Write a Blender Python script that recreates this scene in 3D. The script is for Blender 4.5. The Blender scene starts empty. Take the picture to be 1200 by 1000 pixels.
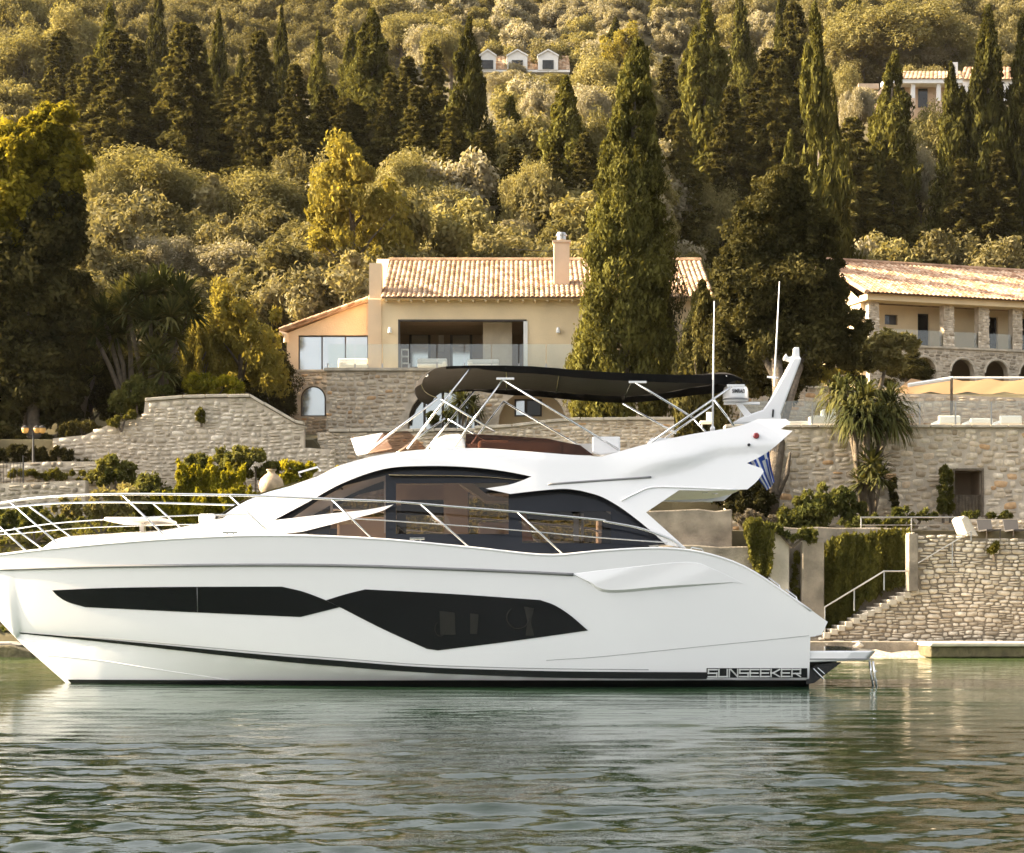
import bpy, bmesh, math, random
import numpy as np
from mathutils import Vector, Matrix, Quaternion, geometry

# ------------------------------------------------------------------ camera
S = bpy.context.scene
COL = S.collection
FPX, EYE, HORIZON = 2170.0, 1.6, 707.0          # focal length in photo pixels, eye height, horizon row
cam_d = bpy.data.cameras.new('camera')
cam_d.sensor_width = 36.0
cam_d.lens = 36.0 * FPX / 1200.0
cam_d.shift_y = (HORIZON - 500.0) / 1200.0
cam_d.clip_start, cam_d.clip_end = 0.5, 3000.0
cam = bpy.data.objects.new('camera', cam_d)
cam.location = (0, 0, EYE)
cam.rotation_euler = (math.radians(90), 0, 0)
COL.objects.link(cam)
S.camera = cam

# ------------------------------------------------------------------ world, sun, exposure
SUN_EL, SUN_AZ = math.radians(27), math.radians(-5)
SUN_DIR = Vector((-math.cos(SUN_AZ) * math.cos(SUN_EL), -math.sin(SUN_AZ) * math.cos(SUN_EL), math.sin(SUN_EL)))
W = bpy.data.worlds.new('World')
S.world = W
W.use_nodes = True
nt = W.node_tree
sky = nt.nodes.new('ShaderNodeTexSky')
sky.sky_type = 'NISHITA'
sky.sun_disc = False
sky.sun_elevation = SUN_EL
sky.sun_rotation = math.atan2(SUN_DIR.x, SUN_DIR.y)
sky.air_density, sky.dust_density, sky.ozone_density = 1.0, 5.0, 0.8
bg = nt.nodes['Background']
bg.inputs['Strength'].default_value = 0.108
hs = nt.nodes.new('ShaderNodeHueSaturation')          # thin high cloud: a paler sky
hs.inputs['Saturation'].default_value = 0.24
nt.links.new(sky.outputs[0], hs.inputs['Color'])
nt.links.new(hs.outputs[0], bg.inputs[0])
sd = bpy.data.lights.new('sun', 'SUN')
sd.energy = 5.0
sd.angle = math.radians(0.5)
sd.color = (1.0, 0.80, 0.51)
so = bpy.data.objects.new('sun', sd)
so.rotation_euler = SUN_DIR.to_track_quat('Z', 'Y').to_euler()
so.location = (-60, -10, 60)
COL.objects.link(so)
vs = S.view_settings
vs.view_transform = 'Standard'
try: vs.look = 'None'
except Exception: pass
vs.gamma, vs.use_curve_mapping = 1.0, False
vs.exposure = 2.18
cy = S.cycles
cy.max_bounces, cy.diffuse_bounces, cy.glossy_bounces, cy.transmission_bounces, cy.transparent_max_bounces = 8, 3, 4, 6, 8
cy.sample_clamp_indirect = 6.0
cy.use_denoising = True
try: cy.denoiser = 'OPENIMAGEDENOISE'
except Exception: pass

# ------------------------------------------------------------------ helpers
def P(px, py, Y):
    """world point seen at photo pixel (px, py) at depth Y"""
    return Vector(((px - 600.0) * Y / FPX, Y, EYE + (HORIZON - py) * Y / FPX))
def PX(px, Y): return (px - 600.0) * Y / FPX
def PZ(py, Y): return EYE + (HORIZON - py) * Y / FPX

def link(o, parent=None):
    COL.objects.link(o)
    if parent is not None:
        o.parent = parent
        o.matrix_parent_inverse = INV.get(parent.name, Matrix())
    return o
INV = {}
def tag(o, label=None, cat=None, group=None, kind=None):
    if label: o['label'] = label
    if cat: o['category'] = cat
    if group: o['group'] = group
    if kind: o['kind'] = kind
    return o
def thing(name, label, cat, loc, group=None, rz=0.0, local=False):
    o = bpy.data.objects.new(name, None)
    o.empty_display_size = 0.3
    COL.objects.link(o)
    o.location = loc
    o.rotation_euler = (0, 0, rz)
    if not local:
        INV[o.name] = (Matrix.Translation(Vector(loc)) @ Matrix.Rotation(rz, 4, 'Z')).inverted()
    return tag(o, label, cat, group)
def mesh_obj(name, verts, faces, mat, parent=None, smooth=False, bevel=0.0):
    me = bpy.data.meshes.new(name)
    me.from_pydata([tuple(v) for v in verts], [], faces)
    me.validate()
    for m in (mat if isinstance(mat, (list, tuple)) else [mat]): me.materials.append(m)
    if smooth: me.polygons.foreach_set('use_smooth', [True] * len(me.polygons))
    o = bpy.data.objects.new(name, me)
    if bevel > 0:
        b = o.modifiers.new('bevel', 'BEVEL')
        b.width, b.segments, b.limit_method, b.angle_limit = bevel, 2, 'ANGLE', math.radians(50)
    return link(o, parent)

class MB:
    def __init__(s): s.v, s.f = [], []
    def add(s, vs, fs):
        n = len(s.v); s.v += [tuple(v) for v in vs]; s.f += [tuple(i + n for i in f) for f in fs]; return s
    def box(s, x0, x1, y0, y1, z0, z1):
        return s.add([(x0,y0,z0),(x1,y0,z0),(x1,y1,z0),(x0,y1,z0),(x0,y0,z1),(x1,y0,z1),(x1,y1,z1),(x0,y1,z1)],
                     [(0,3,2,1),(4,5,6,7),(0,1,5,4),(1,2,6,5),(2,3,7,6),(3,0,4,7)])
    def pbox(s, px0, px1, py0, py1, Y, depth):      # front face fills that pixel rectangle at depth Y
        return s.box(PX(px0, Y), PX(px1, Y), Y, Y + depth, PZ(py1, Y), PZ(py0, Y))
    def prism(s, poly, y0, y1):                     # poly in (x, z), extruded along y
        n = len(poly)
        a = sum(poly[i][0]*poly[(i+1)%n][1]-poly[(i+1)%n][0]*poly[i][1] for i in range(n))
        if a < 0: poly = poly[::-1]
        vs = [(x, y0, z) for x, z in poly] + [(x, y1, z) for x, z in poly]
        fs = [tuple(range(n)), tuple(range(2*n-1, n-1, -1))]
        fs += [(i, i+n, (i+1) % n + n, (i+1) % n) for i in range(n)]
        return s.add(vs, fs)
    def tube(s, pts, r, seg=8, caps=True):
        pts = [Vector(p) for p in pts]; n = len(pts)
        rs = r if isinstance(r, (list, tuple)) else [r] * n
        vs, fs = [], []
        up = None
        for i, p in enumerate(pts):
            t = (pts[min(i+1, n-1)] - pts[max(i-1, 0)])
            t = t.normalized() if t.length > 1e-9 else Vector((0,0,1))
            if up is None: up = t.orthogonal().normalized()
            up = (up - t * up.dot(t))
            up = up.normalized() if up.length > 1e-6 else t.orthogonal().normalized()
            b = t.cross(up)
            for k in range(seg):
                a = 2*math.pi*k/seg
                vs.append(p + (up*math.cos(a) + b*math.sin(a)) * rs[i])
        for i in range(n-1):
            for k in range(seg):
                k2 = (k+1) % seg
                fs.append((i*seg+k, i*seg+k2, (i+1)*seg+k2, (i+1)*seg+k))
        if caps:
            fs.append(tuple(range(seg-1, -1, -1))); fs.append(tuple((n-1)*seg+k for k in range(seg)))
        return s.add(vs, fs)
    def lathe(s, c, prof, seg=20):                  # prof: (radius, z)
        vs, fs = [], []
        for r, z in prof:
            for k in range(seg):
                a = 2*math.pi*k/seg
                vs.append((c[0]+r*math.cos(a), c[1]+r*math.sin(a), c[2]+z))
        for i in range(len(prof)-1):
            for k in range(seg):
                k2 = (k+1) % seg
                fs.append((i*seg+k, i*seg+k2, (i+1)*seg+k2, (i+1)*seg+k))
        fs.append(tuple(range(seg-1, -1, -1))); fs.append(tuple((len(prof)-1)*seg+k for k in range(seg)))
        return s.add(vs, fs)
    def grid(s, rows):                              # rows of equal length lists of points
        n = len(rows[0]); vs = [p for r in rows for p in r]
        fs = [(i*n+j, i*n+j+1, (i+1)*n+j+1, (i+1)*n+j) for i in range(len(rows)-1) for j in range(n-1)]
        return s.add(vs, fs)
    def build(s, name, mat, parent=None, smooth=False, bevel=0.0):
        return mesh_obj(name, s.v, s.f, mat, parent, smooth, bevel)

def smooth_line(pts, n=8):
    """Catmull-Rom through the points"""
    pts = [np.array(p, float) for p in pts]
    if len(pts) < 3: return [tuple(p) for p in pts]
    q = [2*pts[0]-pts[1]] + pts + [2*pts[-1]-pts[-2]]
    out = []
    for i in range(1, len(q)-2):
        for k in range(n):
            t = k/n
            out.append(tuple(0.5*((2*q[i]) + (-q[i-1]+q[i+1])*t + (2*q[i-1]-5*q[i]+4*q[i+1]-q[i+2])*t*t + (-q[i-1]+3*q[i]-3*q[i+1]+q[i+2])*t**3)))
    out.append(tuple(pts[-1]))
    return out
def outline(*segs, n=6):
    """closed outline from curves that share their end points; corners stay sharp"""
    out = []
    for s in segs:
        c = smooth_line(s, n)
        if out and abs(out[-1][0]-c[0][0]) < 1e-6 and abs(out[-1][1]-c[0][1]) < 1e-6: c = c[1:]
        out += c
    if abs(out[0][0]-out[-1][0]) < 1e-6 and abs(out[0][1]-out[-1][1]) < 1e-6: out.pop()
    return out
def inside(x, z, poly):
    c = False; n = len(poly); j = n-1
    for i in range(n):
        xi, zi = poly[i]; xj, zj = poly[j]
        if (zi > z) != (zj > z) and x < (xj-xi)*(z-zi)/(zj-zi)+xi: c = not c
        j = i
    return c
def dens(poly, d):
    out = []
    for i in range(len(poly)):
        a, b = poly[i], poly[(i+1) % len(poly)]
        L = math.hypot(b[0]-a[0], b[1]-a[1])
        k = max(1, int(math.ceil(L/d)))
        if L < 1e-5: continue
        out += [(a[0]+(b[0]-a[0])*t/k, a[1]+(b[1]-a[1])*t/k) for t in range(k)]
    return out
def edge_dist(x, z, poly):
    best = 1e9
    for i in range(len(poly)):
        a, b = poly[i], poly[(i+1) % len(poly)]
        dx, dz = b[0]-a[0], b[1]-a[1]
        t = max(0, min(1, ((x-a[0])*dx+(z-a[1])*dz)/(dx*dx+dz*dz+1e-12)))
        best = min(best, math.hypot(x-a[0]-dx*t, z-a[1]-dz*t))
    return best

# ------------------------------------------------------------------ materials
def new_mat(name):
    m = bpy.data.materials.new(name); m.use_nodes = True
    n = m.node_tree.nodes; b = n['Principled BSDF']
    return m, n, m.node_tree.links, b
def lnode(n, l, typ, **kw):
    x = n.new(typ)
    for k, v in kw.items():
        if k.startswith('i_'):
            x.inputs[k[2:].replace('_', ' ')].default_value = v
        else: setattr(x, k, v)
    return x
def ramp(n, stops):
    r = n.new('ShaderNodeValToRGB'); e = r.color_ramp.elements
    while len(e) < len(stops): e.new(0.5)
    for k, (p, c) in enumerate(stops):
        e[k].position = p; e[k].color = tuple(c) + (1,) if len(c) == 3 else c
    return r
def mat_plain(name, c, rough=0.5, metal=0.0, var=0.15, vscale=1.5, bump=0.0, bscale=30.0, spec=0.5, coat=0.0):
    m, n, l, b = new_mat(name)
    tc = n.new('ShaderNodeTexCoord')
    nz = lnode(n, l, 'ShaderNodeTexNoise'); nz.inputs['Scale'].default_value = vscale; nz.inputs['Detail'].default_value = 6
    l.new(tc.outputs['Object'], nz.inputs['Vector'])
    r = ramp(n, [(0.3, [x*(1-var) for x in c]), (0.7, [min(1, x*(1+var)) for x in c])])
    l.new(nz.outputs['Fac'], r.inputs[0]); l.new(r.outputs[0], b.inputs['Base Color'])
    b.inputs['Roughness'].default_value = rough; b.inputs['Metallic'].default_value = metal
    b.inputs['Specular IOR Level'].default_value = spec; b.inputs['Coat Weight'].default_value = coat
    if bump > 0:
        nb = n.new('ShaderNodeTexNoise'); nb.inputs['Scale'].default_value = bscale; nb.inputs['Detail'].default_value = 5
        l.new(tc.outputs['Object'], nb.inputs['Vector'])
        bp = n.new('ShaderNodeBump'); bp.inputs['Strength'].default_value = bump; bp.inputs['Distance'].default_value = 0.05
        l.new(nb.outputs['Fac'], bp.inputs['Height']); l.new(bp.outputs[0], b.inputs['Normal'])
    return m
def mat_glass(name, tint=(0.8,0.85,0.85), rough=0.02, trans=0.85):
    """sheet glass: see-through tint plus a mirror-like Fresnel reflection"""
    m = bpy.data.materials.new(name); m.use_nodes = True
    n = m.node_tree.nodes; l = m.node_tree.links; n.clear()
    o = n.new('ShaderNodeOutputMaterial'); mx = n.new('ShaderNodeMixShader')
    t = n.new('ShaderNodeBsdfTransparent'); t.inputs[0].default_value = tuple(tint)+(1,)
    g = n.new('ShaderNodeBsdfGlossy'); g.inputs['Roughness'].default_value = rough
    fr = n.new('ShaderNodeFresnel'); fr.inputs['IOR'].default_value = 1.5
    mr = n.new('ShaderNodeMath'); mr.operation = 'ADD'; mr.inputs[1].default_value = 1-trans-0.04; mr.use_clamp = True
    l.new(fr.outputs[0], mr.inputs[0]); l.new(mr.outputs[0], mx.inputs[0])
    l.new(t.outputs[0], mx.inputs[1]); l.new(g.outputs[0], mx.inputs[2]); l.new(mx.outputs[0], o.inputs[0])
    return m
def mat_leaf(name, cols, transl=0.35, scale=0.8, rand=0.25):
    m = bpy.data.materials.new(name); m.use_nodes = True
    n = m.node_tree.nodes; l = m.node_tree.links; n.clear()
    o = n.new('ShaderNodeOutputMaterial'); mx = n.new('ShaderNodeMixShader'); mx.inputs[0].default_value = transl
    d = n.new('ShaderNodeBsdfDiffuse'); t = n.new('ShaderNodeBsdfTranslucent')
    g = n.new('ShaderNodeNewGeometry')
    tc = n.new('ShaderNodeTexCoord'); nz = n.new('ShaderNodeTexNoise')
    nz.inputs['Scale'].default_value = scale; nz.inputs['Detail'].default_value = 3
    l.new(tc.outputs['Object'], nz.inputs['Vector'])
    oi = n.new('ShaderNodeObjectInfo')
    a = n.new('ShaderNodeMath'); a.operation = 'MULTIPLY_ADD'; a.inputs[1].default_value = rand; 
    l.new(g.outputs['Random Per Island'], a.inputs[0]); l.new(nz.outputs['Fac'], a.inputs[2])
    a2 = n.new('ShaderNodeMath'); a2.operation = 'MULTIPLY_ADD'; a2.inputs[1].default_value = 0.25
    l.new(oi.outputs['Random'], a2.inputs[0]); l.new(a.outputs[0], a2.inputs[2])
    k = len(cols)
    r = ramp(n, [(0.4 + 0.55*i/(k-1), c) for i, c in enumerate(cols)])
    l.new(a2.outputs[0], r.inputs[0])
    l.new(r.outputs[0], d.inputs[0])
    br = n.new('ShaderNodeMixRGB'); br.blend_type = 'MULTIPLY'; br.inputs[0].default_value = 1; br.inputs[2].default_value = (1.25,1.15,0.6,1)
    l.new(r.outputs[0], br.inputs[1]); l.new(br.outputs[0], t.inputs[0])
    l.new(d.outputs[0], mx.inputs[1]); l.new(t.outputs[0], mx.inputs[2]); l.new(mx.outputs[0], o.inputs[0])
    return m
def mat_stones(name, c_lo, c_mid, c_hi, odd=None):
    """each stone is its own mesh island: a colour per island, plus lichen and grain"""
    m, n, l, b = new_mat(name)
    g = n.new('ShaderNodeNewGeometry')
    st = [(0.0, c_lo), (0.45, c_mid), (0.93, c_hi)]
    if odd: st.append((0.965, odd))
    r = ramp(n, st); l.new(g.outputs['Random Per Island'], r.inputs[0])
    tc = n.new('ShaderNodeTexCoord')
    nz = n.new('ShaderNodeTexNoise'); nz.inputs['Scale'].default_value = 9; nz.inputs['Detail'].default_value = 8
    l.new(tc.outputs['Object'], nz.inputs['Vector'])
    r2 = ramp(n, [(0.3, (0.76,0.73,0.69)), (0.65, (1.08,1.06,1.02))]); l.new(nz.outputs['Fac'], r2.inputs[0])
    n3 = n.new('ShaderNodeTexNoise'); n3.inputs['Scale'].default_value = 0.7; n3.inputs['Detail'].default_value = 5
    l.new(tc.outputs['Object'], n3.inputs['Vector'])
    r3 = ramp(n, [(0.35, (0.80,0.78,0.74)), (0.65, (1.08,1.06,1.02))]); l.new(n3.outputs['Fac'], r3.inputs[0])
    mx = n.new('ShaderNodeMixRGB'); mx.blend_type = 'MULTIPLY'; mx.inputs[0].default_value = 1
    l.new(r.outputs[0], mx.inputs[1]); l.new(r2.outputs[0], mx.inputs[2])
    mx2 = n.new('ShaderNodeMixRGB'); mx2.blend_type = 'MULTIPLY'; mx2.inputs[0].default_value = 1
    l.new(mx.outputs[0], mx2.inputs[1]); l.new(r3.outputs[0], mx2.inputs[2])
    l.new(mx2.outputs[0], b.inputs['Base Color']); b.inputs['Roughness'].default_value = 0.9
    b.inputs['Specular IOR Level'].default_value = 0.2
    nb = n.new('ShaderNodeTexNoise'); nb.inputs['Scale'].default_value = 22; nb.inputs['Detail'].default_value = 6
    l.new(tc.outputs['Object'], nb.inputs['Vector'])
    bp = n.new('ShaderNodeBump'); bp.inputs['Strength'].default_value = 0.6; bp.inputs['Distance'].default_value = 0.03
    l.new(nb.outputs['Fac'], bp.inputs['Height']); l.new(bp.outputs[0], b.inputs['Normal'])
    return m

M = {}
M['gelcoat'] = mat_plain('white gelcoat', (0.815,0.80,0.795), 0.10, var=0.02, vscale=0.6, coat=1.0)
M['gelcoat_cream'] = mat_plain('cream gelcoat', (0.74,0.66,0.50), 0.3, var=0.03)
M['nonskid'] = mat_plain('deck non skid', (0.72,0.72,0.70), 0.6, var=0.04, bump=0.2, bscale=80)
M['black_gloss'] = mat_plain('black glass', (0.006,0.006,0.007), 0.03, var=0.2, spec=0.3)
M['navy_gloss'] = mat_plain('navy black glass', (0.012,0.014,0.020), 0.08, var=0.1, spec=0.22)
M['black_paint'] = mat_plain('black boot paint', (0.01,0.01,0.011), 0.25, var=0.2)
M['grey_trim'] = mat_plain('grey rubber trim', (0.20,0.20,0.20), 0.4, var=0.1)
M['steel'] = mat_plain('polished steel', (0.72,0.71,0.69), 0.16, metal=1.0, var=0.05)
M['steel_dull'] = mat_plain('brushed steel', (0.42,0.41,0.39), 0.35, metal=0.9, var=0.15)
M['canvas'] = mat_plain('brown black canvas', (0.011,0.0075,0.0048), 0.85, var=0.2, vscale=4, bump=0.15, bscale=12, spec=0.2)
M['canvas_black'] = mat_plain('black canvas', (0.0045,0.004,0.0038), 0.85, var=0.2, vscale=4, bump=0.15, bscale=12, spec=0.15)
M['cushion'] = mat_plain('cream cushion', (0.68,0.62,0.54), 0.8, var=0.06, bump=0.1, bscale=15)
M['wood'] = mat_plain('orange wood', (0.42,0.18,0.06), 0.4, var=0.25, vscale=6)
M['tan_panel'] = mat_plain('tan cabin lining', (0.58,0.45,0.36), 0.6, var=0.08)
M['dark_wood'] = mat_plain('dark floor', (0.06,0.04,0.03), 0.4, var=0.2)
M['tint'] = mat_glass('tinted saloon glass', (0.55,0.48,0.44), trans=0.965)
M['brown_screen'] = mat_glass('brown acrylic screen', (0.30,0.20,0.165), trans=0.98)
M['tan_screen'] = mat_glass('tan clear screen', (0.72,0.58,0.48), trans=0.97)
M['wind_glass'] = mat_glass('windscreen glass', (0.30,0.28,0.25), trans=0.92)
M['faint'] = mat_glass('faint railing glass', (0.93,0.95,0.93), trans=0.955)
M['clear'] = mat_glass('balustrade glass', (0.90,0.93,0.91), trans=0.90)
M['mirror_glass'] = mat_plain('sky reflecting glazing', (0.62,0.66,0.68), 0.10, metal=0.85, var=0.06, vscale=0.8)
M['dark_glass'] = mat_plain('dark window glass', (0.012,0.012,0.012), 0.05, var=0.2)
M['blue'] = mat_plain('flag blue', (0.015,0.06,0.33), 0.7, var=0.15, vscale=8)
M['white_cloth'] = mat_plain('white cloth', (0.72,0.72,0.72), 0.75, var=0.05, vscale=6)
M['white_paint'] = mat_plain('white paint', (0.78,0.75,0.70), 0.6, var=0.06, vscale=2)
M['red'] = mat_plain('red lens', (0.25,0.02,0.02), 0.2)
M['render_tan'] = mat_plain('tan wall render', (0.74,0.585,0.37), 0.9, var=0.10, vscale=0.8, bump=0.25, bscale=18, spec=0.15)
M['render_orange'] = mat_plain('orange wall render', (0.72,0.53,0.34), 0.9, var=0.10, vscale=0.8, bump=0.25, bscale=18, spec=0.15)
M['render_pink'] = mat_plain('pink wall render', (0.62,0.45,0.31), 0.9, var=0.1)
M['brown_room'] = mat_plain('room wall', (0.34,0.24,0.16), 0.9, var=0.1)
M['cream_panel'] = mat_plain('cream curtain', (0.58,0.50,0.38), 0.85, var=0.08, vscale=3)
M['frame_dark'] = mat_plain('dark bronze frame', (0.045,0.034,0.026), 0.5, var=0.1)
M['frame_white'] = mat_plain('white frame', (0.75,0.74,0.70), 0.4, var=0.05)
M['mortar'] = mat_plain('wall mortar', (0.50,0.425,0.33), 0.95, var=0.25, vscale=3, bump=0.6, bscale=25, spec=0.1)
M['mortar_dark'] = mat_plain('dry wall gaps', (0.22,0.185,0.14), 0.95, var=0.3, vscale=3, bump=0.6, bscale=25, spec=0.1)
M['stone_pale'] = mat_stones('pale limestone', (0.40,0.35,0.28), (0.60,0.535,0.445), (0.74,0.68,0.59))
M['stone_warm'] = mat_stones('warm limestone', (0.40,0.33,0.245), (0.60,0.51,0.395), (0.74,0.66,0.54), (0.56,0.37,0.21))
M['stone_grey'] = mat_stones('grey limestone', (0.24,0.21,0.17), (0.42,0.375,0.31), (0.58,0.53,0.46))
M['coping'] = mat_plain('stone coping', (0.46,0.40,0.31), 0.9, var=0.25, vscale=3, bump=0.5, bscale=20)
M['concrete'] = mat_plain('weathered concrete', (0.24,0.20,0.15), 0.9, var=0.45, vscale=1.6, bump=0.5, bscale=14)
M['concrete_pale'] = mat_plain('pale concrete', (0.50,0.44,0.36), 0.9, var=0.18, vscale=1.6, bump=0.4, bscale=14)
M['weedy'] = mat_plain('weedy stone', (0.11,0.09,0.045), 0.9, var=0.5, vscale=3, bump=0.8, bscale=14)
M['pebble'] = mat_plain('pebble beach', (0.40,0.34,0.26), 0.9, var=0.35, vscale=12, bump=0.9, bscale=22)
M['clay'] = mat_plain('old clay pot', (0.46,0.34,0.22), 0.85, var=0.3, vscale=4, bump=0.3, bscale=20)
M['iron'] = mat_plain('black iron', (0.02,0.018,0.016), 0.5)
M['amber'] = mat_plain('amber lamp glass', (0.62,0.36,0.12), 0.25, var=0.2)
M['fabric_tan'] = mat_plain('tan awning fabric', (0.62,0.47,0.32), 0.9, var=0.06)
m_, n_, l_, b_ = new_mat('tan awning fabric')
tr_ = n_.new('ShaderNodeBsdfTranslucent'); tr_.inputs[0].default_value = (0.42,0.27,0.15,1); mx_ = n_.new('ShaderNodeMixShader'); mx_.inputs[0].default_value = 0.55
b_.inputs['Base Color'].default_value = (0.52,0.37,0.24,1); b_.inputs['Roughness'].default_value = 0.9
l_.new(b_.outputs[0], mx_.inputs[1]); l_.new(tr_.outputs[0], mx_.inputs[2]); l_.new(mx_.outputs[0], n_['Material Output'].inputs[0]); M['fabric_tan'] = m_
M['chrome_letter'] = mat_plain('silver lettering', (0.62,0.62,0.60), 0.35, metal=0.3, var=0.05)
M['fabric_white'] = mat_plain('white lounge fabric', (0.74,0.71,0.65), 0.9, var=0.06)
M['fabric_dark'] = mat_plain('dark grey sling', (0.055,0.05,0.047), 0.8, var=0.15)
M['bark'] = mat_plain('bark', (0.11,0.085,0.06), 0.95, var=0.4, vscale=6, bump=0.9, bscale=20)
M['bark_pale'] = mat_plain('pale yucca bark', (0.13,0.10,0.068), 0.95, var=0.35, vscale=6, bump=0.9, bscale=20)
M['leaf_cypress'] = mat_leaf('cypress foliage', [(0.025,0.024,0.008),(0.060,0.056,0.016),(0.15,0.138,0.036)], 0.28, 0.9)
M['leaf_fir'] = mat_leaf('fir foliage', [(0.025,0.022,0.009),(0.062,0.055,0.019),(0.16,0.138,0.045)], 0.30, 0.9)
M['leaf_olive'] = mat_leaf('olive foliage', [(0.11,0.096,0.038),(0.20,0.174,0.070),(0.31,0.268,0.12)], 0.35, 0.7)
M['leaf_silver'] = mat_leaf('silver olive foliage', [(0.18,0.155,0.095),(0.28,0.245,0.16),(0.40,0.355,0.25)], 0.30, 0.7)
M['leaf_gold'] = mat_leaf('golden foliage', [(0.11,0.092,0.024),(0.20,0.165,0.038),(0.32,0.265,0.065)], 0.42, 0.7)
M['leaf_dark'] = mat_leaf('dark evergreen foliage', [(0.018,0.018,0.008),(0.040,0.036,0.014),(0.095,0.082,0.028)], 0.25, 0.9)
M['leaf_magnolia_sunlit'] = mat_leaf('broad glossy foliage sunlit tint', [(0.040,0.038,0.008),(0.14,0.12,0.016),(0.34,0.275,0.03)], 0.4, 0.6)  # yellow stands in for sun on the left broadleaf's top
M['leaf_scrub'] = mat_leaf('hillside scrub foliage', [(0.055,0.049,0.021),(0.125,0.108,0.048),(0.21,0.18,0.088),(0.29,0.25,0.14)], 0.33, 0.13, 0.2)
M['leaf_yellow'] = mat_leaf('yellow flowering shrub', [(0.08,0.085,0.014),(0.24,0.215,0.02),(0.46,0.38,0.03)], 0.4, 1.2)
M['leaf_shrub'] = mat_leaf('green shrub foliage', [(0.040,0.048,0.016),(0.085,0.090,0.026),(0.15,0.14,0.04)], 0.35, 1.2)
M['leaf_yucca'] = mat_leaf('yucca blades', [(0.028,0.032,0.012),(0.062,0.066,0.023),(0.16,0.145,0.05)], 0.3, 1.0)
M['leaf_ivy'] = mat_leaf('ivy foliage', [(0.045,0.045,0.012),(0.09,0.085,0.02),(0.15,0.135,0.03)], 0.3, 1.4)
M['leaf_dry'] = mat_leaf('dry grey stems', [(0.12,0.10,0.075),(0.20,0.17,0.13)], 0.2, 1.4)

# ------------------------------------------------------------------ terrain
PROF_L = np.array([(-250,-4),(40,-3),(52,-1.5),(54.6,-.3),(55.4,.25),(56.6,.9),(60,3.7),(64.5,5.0),(66.3,5.2),(66.9,7.5),(73.5,8.3),(77,8.6),(79,10.8),(86,11.2),(100,17.5),(240,70),(345,124),(400,142)])
PROF_M = PROF_L.copy(); PROF_M[8:11,0] = (68.3, 68.9, 73.5)
PROF_R = np.array([(-250,-4),(40,-3),(53,-1.2),(55.0,-.2),(55.8,.2),(58.5,.4),(59.0,3.9),(64.7,4.15),(65.2,7.2),(84.2,7.3),(86,11.0),(98,13.0),(115,14.5),(240,66),(345,124),(400,142)])
def terrain_z(x, y):
    px = 600 + x * FPX / max(y, 1.0)
    t = min(1, max(0, (px - 735) / 70.0)); t = t*t*(3-2*t)
    zl = np.interp(y, PROF_L[:,0], PROF_L[:,1]); u = min(1, max(0, (px-385)/20.0)); zl = zl*(1-u)+u*np.interp(y, PROF_M[:,0], PROF_M[:,1]); zr = np.interp(y, PROF_R[:,0], PROF_R[:,1])
    z = zl*(1-t) + zr*t
    if y > 100:
        a = min(1, (y-100)/60.0)
        z += a*(2.2*math.sin(x*0.045+1.3)*math.cos(y*0.037) + 1.1*math.sin(x*0.11+y*0.06))
    return float(z)
ys = [-250,-100,0,30,40,48,52,53,54,54.6,55,55.4,55.8,56.6,57.3,58,58.5,59,60,62,62.6,64.7,65.2,66.3,66.9,68.3,68.9,70,73.5,77,79,84.2,86] + list(range(90,120,4)) + list(range(120,346,9)) + [400]
xs = [-250,-180] + list(range(-130,-40,6)) + list(np.arange(-40,40.1,.8)) + list(range(46,131,6)) + [180,250]
mb = MB(); mb.grid([[(x, y, terrain_z(x, y)) for x in xs] for y in ys])
M['earth'] = mat_plain('dry hillside earth', (0.105,0.088,0.05), 0.95, var=0.45, vscale=0.6, bump=0.8, bscale=3, spec=0.1)
tag(mb.build('hillside_ground', M['earth'], smooth=False), kind='structure')

# ------------------------------------------------------------------ water: one rippled sheet
rng = np.random.default_rng(5)
d = 8.0 * (59.0/8.0) ** (np.arange(430)/429.0)
rowsY = np.concatenate([[-250,-120,-30,0,5], d])
rowsS = np.concatenate([[59]*5, d])
sc_ = np.concatenate([[-4.2,-2.5,-1.5,-1,-.6], np.linspace(-.46,.46,470), [.6,1,1.5,2.5,4.2]])
Xw = rowsS[:,None]*sc_[None,:]; Yw = np.repeat(rowsY[:,None], len(sc_), 1)
dy = np.gradient(rowsY); dx = 0.00196*rowsS
Zw = np.zeros_like(Xw)
calm = 0.30 + 0.70*np.clip((30.0-Yw)/13.0, 0, 1) + 0.30*np.clip((Yw-40)/6.0, 0, 1)             # lee of the hull is calmer
for k in range(76):
    if k < 44: lam = math.exp(rng.uniform(math.log(0.42), math.log(1.35))); th = rng.normal(0.05, 0.22); amp = 0.029*lam/(2*math.pi)
    elif k < 64: lam = math.exp(rng.uniform(math.log(0.20), math.log(0.5))); th = rng.normal(0.1, 0.6); amp = 0.036*lam/(2*math.pi)
    else: lam = rng.uniform(1.6, 4.0); th = rng.normal(0.05, 0.35); amp = 0.006*lam/(2*math.pi)
    kx, ky = 2*math.pi/lam*math.sin(th), 2*math.pi/lam*math.cos(th)
    fade = np.clip((lam/np.abs(dy) - 2.2)/2.2, 0, 1)[:,None]
    fade = fade*np.where(np.abs(sc_) < 0.47, 1, 0)[None,:]
    ph = rng.uniform(0, 6.28)
    warp = 0.5*np.sin(0.31*Xw+0.8*k)+0.4*np.sin(0.23*Yw+1.7*k)
    env = 0.65+0.5*np.sin(0.13*Xw*(1+0.05*k)+0.21*Yw+k*1.9)
    Zw += amp*fade*env*np.sin(kx*Xw+ky*Yw+ph+warp)
Zw *= calm
nr, nc = Xw.shape
me = bpy.data.meshes.new('sea_water')
idx = np.arange(nr*nc).reshape(nr, nc)
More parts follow.
